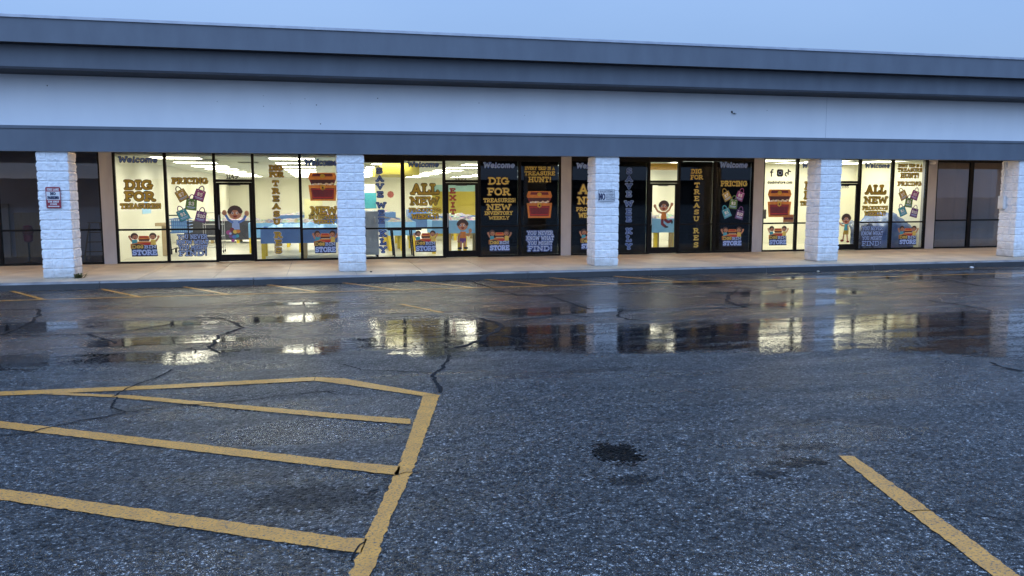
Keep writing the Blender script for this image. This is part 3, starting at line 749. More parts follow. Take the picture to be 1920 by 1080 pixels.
# sidewalk slabs and kerb
mb = MB(); mb.box(-30, 60, -.70, 3.58, -.40, -.012, M_kerb)
x = -28.03
while x < 58:
    mb.box(x, x+1.484, -.715, YS-.001, -.012, 0, M_conc); x += 1.5
tag(mb.build('sidewalk'), kind='structure')
mb = MB(); x = -28.7
while x < 58:
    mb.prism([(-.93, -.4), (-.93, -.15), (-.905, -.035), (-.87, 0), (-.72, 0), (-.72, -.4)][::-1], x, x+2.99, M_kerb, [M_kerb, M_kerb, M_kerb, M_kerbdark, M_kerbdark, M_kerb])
    x += 3.0
tag(mb.build('kerb'), kind='structure')

# ------------------------------------------------------------------ the shopping strip
B = thing('strip_mall', 'long single storey shopping strip with pale blue-grey parapet wall and lit shop windows', 'building', (0, 0, 0))
XL, XR = -26, 56
def part(name, boxes, m, parent=B, bevel=0):
    mb = MB()
    for b in boxes: mb.box(*b, m)
    return mb.build(name, parent, bevel)
mb = MB(); mb.prism([(-.06, 2.65), (.16, 2.65), (.16, 3.16), (-.06, 3.16)], XL, XR, M_band); mb.box(XL, XR, -.085, -.062, 3.11, 3.17, M_band); mb.build('lower_fascia', B)
part('parapet_wall', [(XL, XR, 0, .30, 3.162, 4.6)], M_wall)
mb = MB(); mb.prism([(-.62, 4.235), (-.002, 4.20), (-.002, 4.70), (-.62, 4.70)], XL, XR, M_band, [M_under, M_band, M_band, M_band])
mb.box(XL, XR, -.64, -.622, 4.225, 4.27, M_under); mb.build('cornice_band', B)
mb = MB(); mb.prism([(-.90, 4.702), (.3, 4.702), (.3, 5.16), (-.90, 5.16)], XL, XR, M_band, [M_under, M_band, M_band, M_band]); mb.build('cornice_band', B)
part('coping', [(XL, XR, -.93, .4, 5.162, 5.215)], M_cope)
part('soffit', [(XL, XR, .162, YS-.02, 3.10, 3.155)], M_soff)
part('roof', [(XL, XR, .302, 36, 4.4, 4.55)], M_under)
part('back_wall', [(XL, XR, 36.002, 36.2, -.2, 4.6)], M_wall)
part('upper_shop_wall', [(XL, XR, YS+.001, YS+.2, 2.813, 4.38)], M_darkwall)
# seams and old sign anchor holes on the parapet
mb = MB()
mb.box(18.37, 18.378, -.003, -.001, 3.18, 4.19, M_cope)
mb.build('panel_seam', B)
random.seed(11)
for i in range(14):
    x = random.choice((random.gauss(4, 2.4), random.uniform(-1, 24))); z = random.uniform(3.3, 4.0); r = random.choice((.006, .007, .009, .013)); mb = MB()
    mb.poly([(x+r*cos(a), -.003, z+r*sin(a)) for a in (2*pi*k/7 for k in range(7))], M_under)
    mb.build('anchor_hole', B)

# split-face block pillars
def pillar(x0, seed):
    w, H, cs = .607, 2.65, .2032; mb = MB(); k = mb.mi(M_block); rnd = random.Random(seed)
    rows = int(H/cs)+1; joints = []
    for r in range(rows): joints.append([[.203], [.405], [.203, .405]][rnd.choice((0, 1, 2) if r < 6 else (0, 1, 0, 1, 2))])
    def off(u, z, side):
        r = int(z/cs); dz = min(z-r*cs, (r+1)*cs-z); dj = min([abs(u-j) for j in joints[r]]+[9])
        rough = .016*noise.noise((u*9+seed*3.1, z*18+side*7, seed))+.017*noise.noise((u*24+seed, z*46, side*5.+seed))+.006*noise.noise((u*60, z*90, seed))+.006*noise.noise((u*3, r*5.3, seed+side))
        e = min(1, dz/.018); ej = min(1, dj/.012)
        return -.019+(.020+.62*rough)*min(e, .3+.7*ej)
    zs = []
    for r in range(rows):
        for f in (0, .035, .12, .26, .42, .58, .74, .88, .965):
            z = (r+f)*cs
            if z < H: zs.append(z)
    zs.append(H); nu = 27
    us = [w*i/nu for i in range(nu+1)]
    for side in range(4):
        i0 = len(mb.v)
        for z in zs:
            for u in us:
                uu = min(max(u, 1e-4), w-1e-4); o = off(uu if side % 2 == 0 else w-uu, min(z, H-1e-4), side)
                edge = min(u, w-u)
                if edge < .015: o = min(o, -.004)+.005*noise.noise((z*30, side, seed)) if edge > 0 else off(.1, min(z, H-1e-4), 9)-.004+.007*noise.noise((z*26, seed*2.3, ((side+(1 if u > 0 else 0)) % 4)*4.7))
                t = o
                # edge vertices meet on the same diagonal so that the corner closes
                c = o if edge == 0 else 0
                if side == 0: p = (x0+u+(-c if u == 0 else c if u == w else 0), -t, z)
                elif side == 1: p = (x0+w+t, u+(-c if u == 0 else c if u == w else 0), z)
                elif side == 2: p = (x0+w-u+(c if u == 0 else -c if u == w else 0), w+t, z)
                else: p = (x0-t, w-u+(c if u == 0 else -c if u == w else 0), z)
                mb.v.append(p)
        n = nu+1
        for j in range(len(zs)-1):
            for i in range(nu):
                a = i0+j*n+i; mb.f.append([a, a+1, a+n+1, a+n]); mb.m.append(k)
    return mb.build('pillar', B)
for i in range(-1, 6): pillar(i*6.096, i+3)

# piers between the shops
PIERS = [(.36, .66), (6.40, 6.70), (12.39, 12.69), (18.40, 18.73), (24.47, 24.79)]
for a, b in PIERS+[(-6.0, -5.7), (30.4, 30.7)]:
    part('pier', [(a, b, YS-.03, YS+.25, .001, 3.099)], M_pier)
part('shop_wall', [(XL, -6.001, YS-.03, YS+.25, .001, 3.099)], M_pier); part('shop_wall', [(30.701, XR, YS-.03, YS+.25, .001, 3.099)], M_pier)

HF = .05
def blind_mesh(x0, x1, z0, z1, parent):
    mb = MB(); z = z0
    while z < z1:
        mb.box(x0, x1, YS+.105+.006, YS+.112+.006, z, z+.043, M_blind); z += .05
    mb.box(x0, x1, YS+.135, YS+.14, z0, z1, M_filmblack)
    return mb.build('blind', parent)
def window(x0, x1, kind, ztop=2.80, lw=.036, rw=.036, midz=.86, mullion=True):
    """x0,x1: centre lines of the mullions either side"""
    y0, y1 = YS-.025, YS+.08
    mb = MB()
    mb.box(x0+.0005, x0+lw, y0, y1, .001, 2.812, M_frame); mb.box(x1-rw, x1-.0005, y0, y1, .001, 2.812, M_frame)
    mb.box(x0+lw, x1-rw, y0+.004, y1-.004, .001, .05, M_frame); mb.box(x0+lw, x1-rw, y0+.004, y1-.004, ztop, 2.811, M_frame)
    mb.box(x0+lw, x1-rw, y0+.006, y1-.006, midz-.022, midz+.022, M_frame)
    f = mb.build('window', B)
    g = M_tint if kind == 'dark' else M_smoke if kind == 'vacant' else M_glass
    for za, zb in ((.05, midz-.022), (midz+.022, ztop)):
        p = MB(); p.box(x0+lw, x1-rw, YS+.004, YS+.010, za, zb, g); p.build('pane', f)
    if kind == 'dark': blind_mesh(x0+lw, x1-rw, .051, ztop-.001, f)
    if kind == 'paper':
        p = MB(); xs = x0+lw
        while xs < x1-rw-.01:
            xe = min(xs+.72, x1-rw); p.box(xs, xe-.006, YS+.03+.004*random.random(), YS+.036, .051, ztop-.001, M_paper); xs = xe
        p.box(x0+lw, x1-rw, YS+.05, YS+.055, .051, ztop-.001, M_filmblack)
        p.build('paper_cover', f)
    return f
def door(x0, x1, ztop=2.80, hinge=1):
    """glazed entrance with a transom light; x0,x1 are the jamb centre lines"""
    y0, y1 = YS-.025, YS+.08
    mb = MB()
    mb.box(x0+.0005, x0+.03, y0, y1, .001, 2.812, M_frame); mb.box(x1-.03, x1-.0005, y0, y1, .001, 2.812, M_frame)
    mb.box(x0+.03, x1-.03, y0+.003, y1-.003, 2.07, 2.14, M_frame); mb.box(x0+.03, x1-.03, y0+.004, y1-.004, ztop, 2.811, M_frame)
    f = mb.build('transom_window', B)
    p = MB(); p.box(x0+.03, x1-.03, YS+.004, YS+.010, 2.14, ztop, M_glass); p.build('pane', f)
    mb = MB(); a, b = x0+.034, x1-.034; yy0, yy1 = YS-.012, YS+.045
    mb.box(a, a+.075, yy0, yy1, .012, 2.062, M_frame); mb.box(b-.075, b, yy0, yy1, .012, 2.062, M_frame)
    mb.box(a+.075, b-.075, yy0+.002, yy1-.002, .012, .19, M_frame); mb.box(a+.075, b-.075, yy0+.002, yy1-.002, 2.0, 2.062, M_frame)
    d = mb.build('door', B)
    p = MB(); p.box(a+.075, b-.075, YS+.004, YS+.010, .19, 2.0, M_glass); p.build('pane', d)
    hx = a+.04 if hinge > 0 else b-.04
    p = MB(); p.tube([(hx, yy0, .85), (hx, yy0-.05, .87), (hx, yy0-.05, 1.2), (hx, yy0, 1.22)], .012, M_metal); p.build('handle', d)
    p = MB(); p.box((a+b)/2-.15, (a+b)/2+.15, YS+.05, YS+.1, 1.98, 2.05, M_vent); p.build('door_closer', d)
    return d
# vacant shop on the left
for a, b in ((-5.7, -4.4), (-4.4, -3.18), (-3.18, -1.98), (-1.98, -.8), (-.8, .36)): window(a, b, 'vacant', midz=.87)
# first shop
window(.66, 1.89, 'lit', lw=.055); window(1.89, 3.08, 'lit'); door(3.08, 4.03); window(4.03, 5.22, 'lit'); window(5.22, 6.40, 'lit', midz=.84)
# second shop: two lit windows, an exit door, two blacked out windows
window(6.70, 7.92, 'lit', 2.60, .05, .05, .83); window(7.92, 9.06, 'lit', 2.645, .05, .05, .83); door(9.06, 10.03, 2.66)
window(10.03, 11.19, 'dark', 2.66, .04); window(11.19, 12.39, 'dark', 2.66, rw=.05)
# third shop
window(12.69, 13.88, 'dark', 2.68); window(13.88, 15.06, 'dark', 2.68); door(15.06, 16.0, 2.67); window(16.0, 17.155, 'dark', 2.70); window(17.155, 18.40, 'dark', 2.70)
# fourth shop
window(18.73, 19.88, 'lit'); window(19.88, 21.06, 'lit'); door(21.06, 22.04, 2.79); window(22.04, 23.21, 'lit'); window(23.21, 24.47, 'lit', rw=.05)
# papered shop on the right
window(24.79, 26.10, 'paper', 2.73, rw=.07, midz=.9); window(26.10, 27.4, 'paper', 2.73, lw=.07, midz=.9); window(27.4, 28.7, 'paper', 2.73, midz=.9); window(28.7, 30.4, 'paper', 2.73, midz=.9)

# rooms behind the glass
def room(x0, x1, y1, zc, wl, wr, wb, fl, ce):
    ya = YS+.26
    mb = MB(); mb.box(x0, x1, YS+.081, y1, -.3, .0, fl); tag(mb.build('shop_floor'), kind='structure')
    part('partition_wall', [(x0-.1, x0, ya, y1, .0, zc+.1)], wl); part('partition_wall', [(x1, x1+.1, ya, y1, 0, zc+.1)], wr)
    part('rear_wall', [(x0+.001, x1-.001, y1, y1+.1, .001, zc+.1)], wb)
    part('ceiling', [(x0+.001, x1-.001, YS+.201, y1-.001, zc, zc+.05)], ce)
room(.5, 18.5, 33, 2.74, M_cream, M_cream, M_cream, M_floorin, M_ceil)
room(18.64, 24.6, 7.4, 2.80, M_bright, M_bright, M_bright, M_floorin, M_ceil)
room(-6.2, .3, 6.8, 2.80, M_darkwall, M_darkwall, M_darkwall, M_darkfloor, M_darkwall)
part('display_wall', [(10.25, 13.0, 15.0, 15.1, .001, 1.85)], M_gold)
part('display_wall_panel', [(10.25, 13.0, 14.98, 15.1, 1.851, 2.12)], mat('pale_teal_paint', (.35, .55, .52), (.30, .5, .47), .7))
part('ceiling_bulkhead', [(7.7, 8.9, 8, 13, 2.38, 2.739)], mat('yellow_bulkhead_paint', (.62, .52, .06), (.55, .46, .05), .7))
part('ceiling_bulkhead', [(15.6, 18.2, 6.5, 7.2, 2.55, 2.739)], mat('orange_bulkhead_paint', (.62, .36, .05), (.55, .30, .04), .7))
# ceiling lights
def troffer(x, y, z, m, label, grp, w=1.2, d=1.2, first=[None, None]):
    k = 0 if m is M_tube else 1
    if first[k] is None:
        r = thing('ceiling_light', label, 'ceiling light', (x, y, z), grp)
        p = MB()
        for b in ((-w/2-.03, -w/2, -d/2-.03, d/2+.03), (w/2, w/2+.03, -d/2-.03, d/2+.03), (-w/2, w/2, -d/2-.03, -d/2), (-w/2, w/2, d/2, d/2+.03)):
            p.box(x+b[0], x+b[1], y+b[2], y+b[3], z-.02, z-.001, M_white)
        p.build('frame', r)
        p = MB(); p.box(x-w/2, x+w/2, y-d/2, y+d/2, z-.012, z-.002, m); p.build('diffuser', r)
        first[k] = r
    else:
        r = copy_tree(first[k]); r.location = (x, y, z); r['label'] = label
for j in range(8):
    for i in range(6):
        troffer(2.0+3.0*i, 4.8+3.6*j, 2.74, M_tube, 'white fluorescent ceiling panel in the long sales room', 'ceiling panels over the sales floor')
for j in range(2):
    for i in range(3): troffer(19.6+2.0*i, 4.7+1.7*j, 2.80, M_tubeB, 'bright ceiling panel in the small right-hand shop', 'ceiling panels in the small shop')
for x, y in ((2.6, 6.2), (3.6, 7.9), (9.4, 7.7), (5.0, 9.0)):
    p = MB(); p.box(x-.3, x+.3, y-.3, y+.3, 2.722, 2.738, M_vent)
    for k in range(5): p.box(x-.27, x+.27, y-.25+.1*k, y-.2+.1*k, 2.712, 2.721, M_vent)
    tag(p.build('ceiling_vent'), 'grey square air vent between the ceiling panels', 'vent', 'vents in the sales room ceiling')
# lamps under the walkway roof
for k in range(-3, 12):
    x = 1.0+3.048*k
    r = thing('walkway_light', 'slim warm lamp under the walkway soffit', 'lamp', (x, 1.5, 3.09), 'lamps under the walkway soffit')
    p = MB(); p.box(x-.5, x+.5, 1.42, 1.58, 3.085, 3.099, M_white); p.build('housing', r)
    p = MB(); p.box(x-.46, x+.46, 1.44, 1.56, 3.077, 3.084, M_can); p.build('diffuser', r)

# ------------------------------------------------------------------ lettering on the windows
GW, GD = 'gold lettering on the shop windows', 'Welcome lettering over the windows'
def welcome(label, x0, z0, x1, z1, y=YD):
    decal_text('window_lettering', label, [('Welcome', x0, z0, x1, z1)], WELD if 'black glass' in label else WELC, 'window lettering', None, .24, .12, y)
def stack(label, lines, lay=GOLD):
    decal_text('window_lettering', label, lines, lay, 'window lettering', None, .23)
welcome('blue Welcome above the first DIG FOR TREASURES window', .81, 2.55, 1.73, 2.71)
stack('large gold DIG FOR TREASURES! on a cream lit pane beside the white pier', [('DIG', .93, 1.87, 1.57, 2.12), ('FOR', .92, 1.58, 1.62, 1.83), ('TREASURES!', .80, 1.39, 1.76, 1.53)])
logo_decal('shop logo low on the lit pane under DIG FOR TREASURES', .92, .18, 1.69, .79)
stack('gold PRICING heading above the bags on the window left of door 1149', [('PRICING', 2.05, 2.02, 2.91, 2.18)])
def bags(x0, z0, lit, where):
    for cx, cz, rot, col, pr, word in ((.26, .76, 28, 'olive', '$7', 'gold'), (.73, .76, -20, 'purple', '$5', 'pink'), (.50, .52, -8, 'green', '$3', 'green'), (.27, .24, 24, 'teal', '$1', 'teal'), (.74, .19, -13, 'violet', '$10', 'violet')):
        bag_decal(f'{word} {pr} shopping bag on the {where}', x0+cx*.92, z0+cz*.97, .27 if pr != '$3' else .28, radians(rot), col, pr, lit)
bags(2.03, 1.0, True, 'lit window next to door 1149')
BL = lambda x0, z0, x1, z1: [('YOU NEVER', x0+.03*(x1-x0), z0+.78*(z1-z0), x1-.03*(x1-x0), z1), ('KNOW WHAT', x0, z0+.53*(z1-z0), x1, z0+.75*(z1-z0)), ('YOU MIGHT', x0+.05*(x1-x0), z0+.29*(z1-z0), x1-.05*(x1-x0), z0+.5*(z1-z0)), ('FIND!', x0+.05*(x1-x0), z0, x1-.05*(x1-x0), z0+.26*(z1-z0))]
BLB = [(V['navy'], 1, .07), (V['sky'], .75, 0)]
def bluetext(label, *r): decal_text('window_lettering', label, BL(*r), BLB, 'window lettering', None, .22)
bluetext('blue YOU NEVER KNOW WHAT YOU MIGHT FIND! under the price bags beside door 1149', 2.10, .17, 2.87, .73)
child_decal('cartoon child in blue with both hands up behind toys on door 1149', 3.22, .50, 3.93, 1.45, 'bin')
def number(label, t, x0, z0, x1, z1): decal_text('door_number', label, [(t, x0, z0, x1, z1)], [(V['black'], 1, 0)], 'door number', None, .17, 0, YD)
number('black door number 1149 over the first lit door from the left', '1149', 3.37, 2.15, 3.66, 2.28)
stack('gold stacked DIG FOR TREASURES down the lit pane right of door 1149', [('DIG', 4.45, 2.37, 4.78, 2.51), ('FOR', 4.45, 2.20, 4.80, 2.34)]+vertical('TREASU', 4.595, 4.595, 2.14, .94)+vertical('RES', 4.62, 4.62, .79, .17), GOLDLIT)
welcome('dark Welcome above a chest, cut off by the second pillar', 5.35, 2.50, 6.20, 2.68)
chest_decal('red treasure chest above NEW INVENTORY, partly behind second pillar from left', 5.43, 1.58, 6.17, 2.32)
stack('gold NEW INVENTORY WEEKLY under the chest beside the second pillar', [('NEW', 5.48, 1.22, 6.16, 1.43), ('INVENTORY', 5.42, 1.10, 6.19, 1.21), ('WEEKLY', 5.54, .97, 6.10, 1.08)])
logo_decal('shop logo on the lower lit pane directly left of the second pillar', 5.47, .18, 6.17, .80)
stack('blue stacked SAVE WEEKLY on the lit pane right of the second pillar', vertical('SAVE', 7.30, 7.31, 2.49, 1.64)+vertical('WEE', 7.33, 7.33, 1.56, .93)+vertical('KLY', 7.36, 7.36, .80, .14), BLUEV)
welcome('dark Welcome on the lit pane above ALL NEW PRODUCTS by the exit door', 8.06, 2.48, 8.91, 2.63)
ANP = lambda o: [('ALL', 8.15+o, 1.74, 8.89+o, 2.04), ('NEW', 8.12+o, 1.45, 8.90+o, 1.68), ('PRODUCTS', 8.08+o, 1.26, 8.95+o, 1.38), ('WEEKLY!', 8.15+o, 1.07, 8.89+o, 1.22)]
stack('gold ALL NEW PRODUCTS WEEKLY! on the lit pane left of the exit door', ANP(0))
logo_decal('shop logo low on the lit pane just left of the exit door', 8.16, .17, 8.87, .77)
decal_text('exit_lettering', 'dark red stacked EXIT on the glass of door 1151', vertical('EXIT', 9.285, 9.29, 1.94, 1.17), [(V['darkred'], 1, .03), (V['red'], .5, 0)], 'door lettering', None, .24)
child_decal('cartoon child in orange shirt waving one hand on the exit door', 9.36, .22, 9.83, 1.05, 'wave')
number('black door number 1151 over the exit door of the second shop', '1151', 9.35, 2.145, 9.67, 2.24)
welcome('pale Welcome on black glass right of the exit door', 10.16, 2.47, 11.04, 2.63)
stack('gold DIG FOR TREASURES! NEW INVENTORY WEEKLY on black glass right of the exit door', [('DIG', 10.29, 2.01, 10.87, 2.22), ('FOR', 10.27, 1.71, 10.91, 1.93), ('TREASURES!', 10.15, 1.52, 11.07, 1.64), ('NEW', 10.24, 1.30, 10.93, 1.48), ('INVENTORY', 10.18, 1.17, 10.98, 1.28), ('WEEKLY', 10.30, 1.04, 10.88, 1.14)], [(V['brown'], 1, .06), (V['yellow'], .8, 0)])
logo_decal('shop logo on black slatted glass right of the exit door', 10.23, .15, 10.96, .77)
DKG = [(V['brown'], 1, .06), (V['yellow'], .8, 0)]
ETH = lambda o, h: [('EVERY TRIP IS A', 11.34+o, 2.42+h, 12.20+o, 2.52+h), ('TREASURE', 11.32+o, 2.27+h, 12.21+o, 2.39+h), ('HUNT!', 11.44+o, 2.08+h, 12.10+o, 2.24+h)]
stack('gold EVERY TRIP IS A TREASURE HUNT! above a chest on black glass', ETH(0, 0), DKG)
chest_decal('orange and red treasure chest on black glass beside the middle white pier', 11.39, 1.08, 12.13, 1.83)
decal_text('window_lettering', 'pale blue YOU NEVER KNOW WHAT YOU MIGHT FIND! below the chest on black glass', BL(11.38, .14, 12.18, .72), [(V['blue'], 1, .12), (V['navy'], 1, .03), (V['pale'], .75, 0)], 'window lettering', None, .22)
welcome('pale Welcome on black glass, cut off by the third pillar', 12.85, 2.47, 13.70, 2.63)
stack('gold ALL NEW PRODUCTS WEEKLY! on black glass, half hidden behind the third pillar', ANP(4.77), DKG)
logo_decal('shop logo on black glass, half hidden by the third pillar', 12.92, .16, 13.64, .77)
stack('pale blue stacked SAVE WEEKLY on black glass right of the third pillar', vertical('SAVE', 14.44, 14.44, 2.52, 1.64)+vertical('WEE', 14.44, 14.45, 1.58, .92)+vertical('KLY', 14.46, 14.46, .79, .12), [(V['sky'], 1, .07), (V['navy'], .95, 0), (V['blue'], .35, 0)])
child_decal('cartoon child in orange leaping with arms spread on the third glass door', 15.17, .76, 15.87, 1.60, 'jump')
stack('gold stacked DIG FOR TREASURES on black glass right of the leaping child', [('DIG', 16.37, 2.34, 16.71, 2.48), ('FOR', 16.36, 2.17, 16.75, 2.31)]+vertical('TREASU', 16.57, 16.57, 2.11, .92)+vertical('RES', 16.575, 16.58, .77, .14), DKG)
welcome('pale Welcome over the price bags on black glass', 17.30, 2.52, 18.19, 2.69)
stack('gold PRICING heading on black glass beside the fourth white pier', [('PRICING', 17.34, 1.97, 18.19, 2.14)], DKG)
bags(17.30, .95, False, 'black glass beside a white pier')
logo_decal('shop logo on black glass beneath the dark price bags', 17.35, .18, 18.14, .78)
# fourth shop
d = D2(YD); x = 18.94; z0, z1 = 2.26, 2.49; h = z1-z0
d.line([(x+.10, z1-.02), (x+.07, z1-.02), (x+.05, z1-.06), (x+.05, z0+.02)], .022, V['black']); d.line([(x+.01, z0+.14), (x+.10, z0+.14)], .018, V['black'])
d.gap(20)
sq = [(19.16+.115+a, (z0+z1)/2+b) for a, b in ((-.11, -.07), (-.07, -.11), (.07, -.11), (.11, -.07), (.11, .07), (.07, .11), (-.07, .11), (-.11, .07))]
d.poly(sq, V['black']); d.gap(10)
d.line([(19.275+.055*cos(t), 2.375+.055*sin(t)) for t in (2*pi*i/14 for i in range(15))], .010, V['pale']); d.ell(19.335, 2.435, .012, .012, V['pale'], 8)
d.line([(19.55, z1-.01), (19.55, z0+.07)]+[(19.50+.05*cos(radians(a)), z0+.075+.05*sin(radians(a))) for a in range(0, 300, 30)], .019, V['black'])
d.line([(19.55, z1-.02), (19.58, z1-.06), (19.63, z1-.075)], .019, V['black'])
tag(d.mb.build('social_media_icons'), 'row of three dark social media icons at the top of a bright pane', 'window lettering')
decal_text('web_address', 'small dark web address below the three social icons', [('daabinstore.com', 18.87, 2.05, 19.70, 2.145)], [(V['black'], 1, .0)], 'window lettering', None, .24)
chest_decal('red treasure chest on the bright pane under the web address', 18.89, 1.05, 19.69, 1.88)
logo_decal('shop logo on the bright pane under the web address chest', 18.90, .19, 19.64, .79)
welcome('dark Welcome cut off by the fourth pillar', 20.02, 2.53, 20.88, 2.68)
stack('gold DIG FOR TREASURES! mostly hidden by the fourth pillar', [('DIG', 20.14, 1.87, 20.78, 2.12), ('FOR', 20.13, 1.58, 20.80, 1.83), ('TREASURES!', 20.0, 1.39, 20.92, 1.53)])
number('small door number on the glass of the last door', '1155', 21.40, 1.92, 21.65, 2.0)
child_decal('cartoon child in teal top and gold shorts standing on the last door', 21.37, .24, 21.81, 1.13, 'stand')
welcome('dark Welcome above ALL NEW on the bright pane right of the last door', 22.19, 2.54, 23.07, 2.69)
stack('gold ALL NEW PRODUCTS WEEKLY! on the bright pane right of the last door', [('ALL', 22.26, 1.73, 22.97, 2.02), ('NEW', 22.22, 1.44, 23.04, 1.66), ('PRODUCTS', 22.17, 1.24, 23.07, 1.37), ('WEEKLY!', 22.25, 1.06, 23.00, 1.21)])
bluetext('pale blue YOU NEVER KNOW WHAT YOU MIGHT FIND! in front of the blue tarp', 22.16, .12, 22.94, .74)
stack('gold EVERY TRIP IS A TREASURE HUNT! at the top of the last bright pane', ETH(12.04, .155))
stack('gold PRICING heading on the last bright pane', [('PRICING', 23.39, 1.99, 24.24, 2.13)])
bags(23.36, .97, True, 'bright pane above the blue tarp')
logo_decal('shop logo in front of the blue tarp by the last white pier', 23.45, .13, 24.24, .75)

# ------------------------------------------------------------------ signs on the pillars
M_sred = mat('maroon_sign_paint', (.30, .02, .04), (.25, .017, .034), .4, 8)
M_swhite = mat('white_sign_paint', (.72, .72, .72), (.66, .66, .66), .4, 8)
s = thing('no_parking_sign', 'maroon and white fire lane NO PARKING sign on the first pillar', 'sign', (.295, -.03, 1.48))
def rrect(x0, z0, x1, z1, r):
    P = []
    for cx, cz, a in ((x1-r, z1-r, 0), (x0+r, z1-r, 90), (x0+r, z0+r, 180), (x1-r, z0+r, 270)):
        P += [(cx+r*cos(radians(a+q)), cz+r*sin(radians(a+q))) for q in (0, 30, 60, 90)]
    return P
mb = MB(); P = rrect(.155, 1.475, .437, 1.915, .025); n = len(P); y0, y1 = -.034, -.028
mb.poly([(p[0], y0, p[1]) for p in P][::-1], M_sred); mb.poly([(p[0], y1, p[1]) for p in P], M_sred)
for i in range(n):
    a, b = P[i], P[(i+1) % n]; mb.poly([(a[0], y0, a[1]), (b[0], y0, b[1]), (b[0], y1, b[1]), (a[0], y1, a[1])], M_sred)
mb.build('plate', s)
d = D2(-.0345); d.poly([(.168, 1.65), (.424, 1.65), (.424, 1.82), (.168, 1.82)], M_swhite); d.mb.build('white_field', s)
d = D2(-.035)
put_text(d, [('FIRE LANE', .185, 1.84, .41, 1.885), ('TOW AWAY', .19, 1.59, .40, 1.632), ('ZONE', .23, 1.54, .36, 1.578)], [(M_swhite, 1, 0)], .2)
put_text(d, [('NO', .245, 1.745, .345, 1.81), ('PARKING', .19, 1.665, .40, 1.725)], [(V['navy'], 1, 0)], .24)
d.line([(.20, 1.512), (.395, 1.512)], .008, M_swhite)
for a, b in ((.183, .215), (.412, .38)): d.poly([(a, 1.512), (b, 1.53), (b, 1.494)], M_swhite)
d.mb.build('lettering', s)
s = thing('no_soliciting_sign', 'small white sign with large dark NO on the third pillar', 'sign', (12.465, -.03, 1.58))
p = MB(); p.box(12.25, 12.68, -.032, -.028, 1.578, 1.868, M_swhite); p.build('plate', s)
d = D2(-.0335)
for a, b in (((12.262, 1.588), (12.668, 1.588)), ((12.668, 1.588), (12.668, 1.858)), ((12.668, 1.858), (12.262, 1.858)), ((12.262, 1.858), (12.262, 1.588))): d.cap(a, b, .004, V['navy'])
put_text(d, [('NO', 12.275, 1.61, 12.43, 1.77)], [(V['navy'], 1, 0)], .17)
put_text(d, [('SOLICITING', 12.29, 1.79, 12.64, 1.84), ('LOITERING', 12.45, 1.735, 12.65, 1.765), ('SKATING', 12.45, 1.695, 12.64, 1.722), ('BICYCLING', 12.45, 1.655, 12.65, 1.682), ('OR LITTERING', 12.45, 1.615, 12.655, 1.642)], [(V['navy'], .8, 0)], .2)
d.mb.build('lettering', s)

# ------------------------------------------------------------------ small fittings outside
r = thing('sensor_lamp', 'small white two-part fitting at the top of the last white pier', 'wall fitting', (24.58, 3.55, 2.66))
p = MB(); p.lathe([(.05, 0), (.085, .02), (.085, .09), (.05, .11)], (24.55, 3.51, 2.655), M_white, 14); p.build('lens', r, smooth=False)
p = MB(); p.box(24.60, 24.72, 3.49, 3.569, 2.66, 2.76, M_pier); p.build('housing', r, .008)
r = thing('junction_box', 'white electrical box on the side of the last pillar', 'electrical box', (24.36, .45, 1.3))
p = MB(); p.box(24.285, 24.37, .36, .56, 1.33, 1.68, M_white); p.build('case', r, .006)
p = MB(); p.box(24.275, 24.284, .375, .545, 1.345, 1.665, M_white); p.build('cover', r)
p = MB(); p.tube([(24.34, .46, 1.683), (24.34, .46, 2.63)], .016, M_white); p.build('conduit', r)
p = MB(); p.tube([(15.73, -.003, 3.77), (15.74, -.05, 3.74), (15.76, -.06, 3.72)], .010, M_under, 6); p.tube([(15.76, -.06, 3.72), (15.79, -.05, 3.75), (15.79, -.05, 3.72), (15.83, -.04, 3.73)], .008, M_under, 6); p.box(15.71, 15.75, -.012, -.002, 3.75, 3.80, M_under)
tag(p.build('wall_bracket'), 'bent dark metal bracket left on the pale parapet wall', 'bracket')
# weed at the foot of the first pillar
M_leaf = mat('weed_leaf', (.06, .085, .02), (.10, .075, .02), .6, 14)
random.seed(5); p = MB()
for i in range(46):
    a = random.uniform(0, 2*pi); l = random.uniform(.06, .19); t = random.uniform(.25, 1.3); w = random.uniform(.012, .028)
    cx, cy = .69+random.gauss(0, .045), -.06+random.gauss(0, .03); dx, dy = cos(a), sin(a)
    q = []
    for f, ww in ((0, .3), (.35, 1), (.7, .8), (1, .05)):
        rr = l*f*cos(t); zz = l*f*sin(t)-.05*f*f
        q.append(((cx+dx*rr-dy*w*ww, cy+dy*rr+dx*w*ww, max(.002, zz+.003)), (cx+dx*rr+dy*w*ww, cy+dy*rr-dx*w*ww, max(.002, zz+.003))))
    for m0, m1 in zip(q, q[1:]): p.poly([m0[0], m0[1], m1[1], m1[0]], M_leaf)
tag(p.build('weed'), 'small green weed growing at the foot of the first pillar', 'weed')
def pebble(x, y, z, s, m, lab):
    p = MB(); rnd = random.Random(x)
    p.lathe([(.5*s, 0), (.9*s, .25*s), (.7*s, .6*s), (.2*s, .72*s)], (x, y, z), m, 7)
    p.v = [(a+rnd.uniform(-.15, .15)*s, b+rnd.uniform(-.15, .15)*s, c) for a, b, c in p.v]
    tag(p.build('pebble'), lab, 'pebble')
pebble(22.0, -1.15, G, .06, M_swhite, 'white pebble in the gutter near the last pillar'); pebble(17.6, -1.1, G, .04, M_conc, 'grey pebble in the gutter below the fourth pillar'); pebble(6.8, -.2, 0, .035, M_under, 'dark pebble on the walkway beside the second pillar')

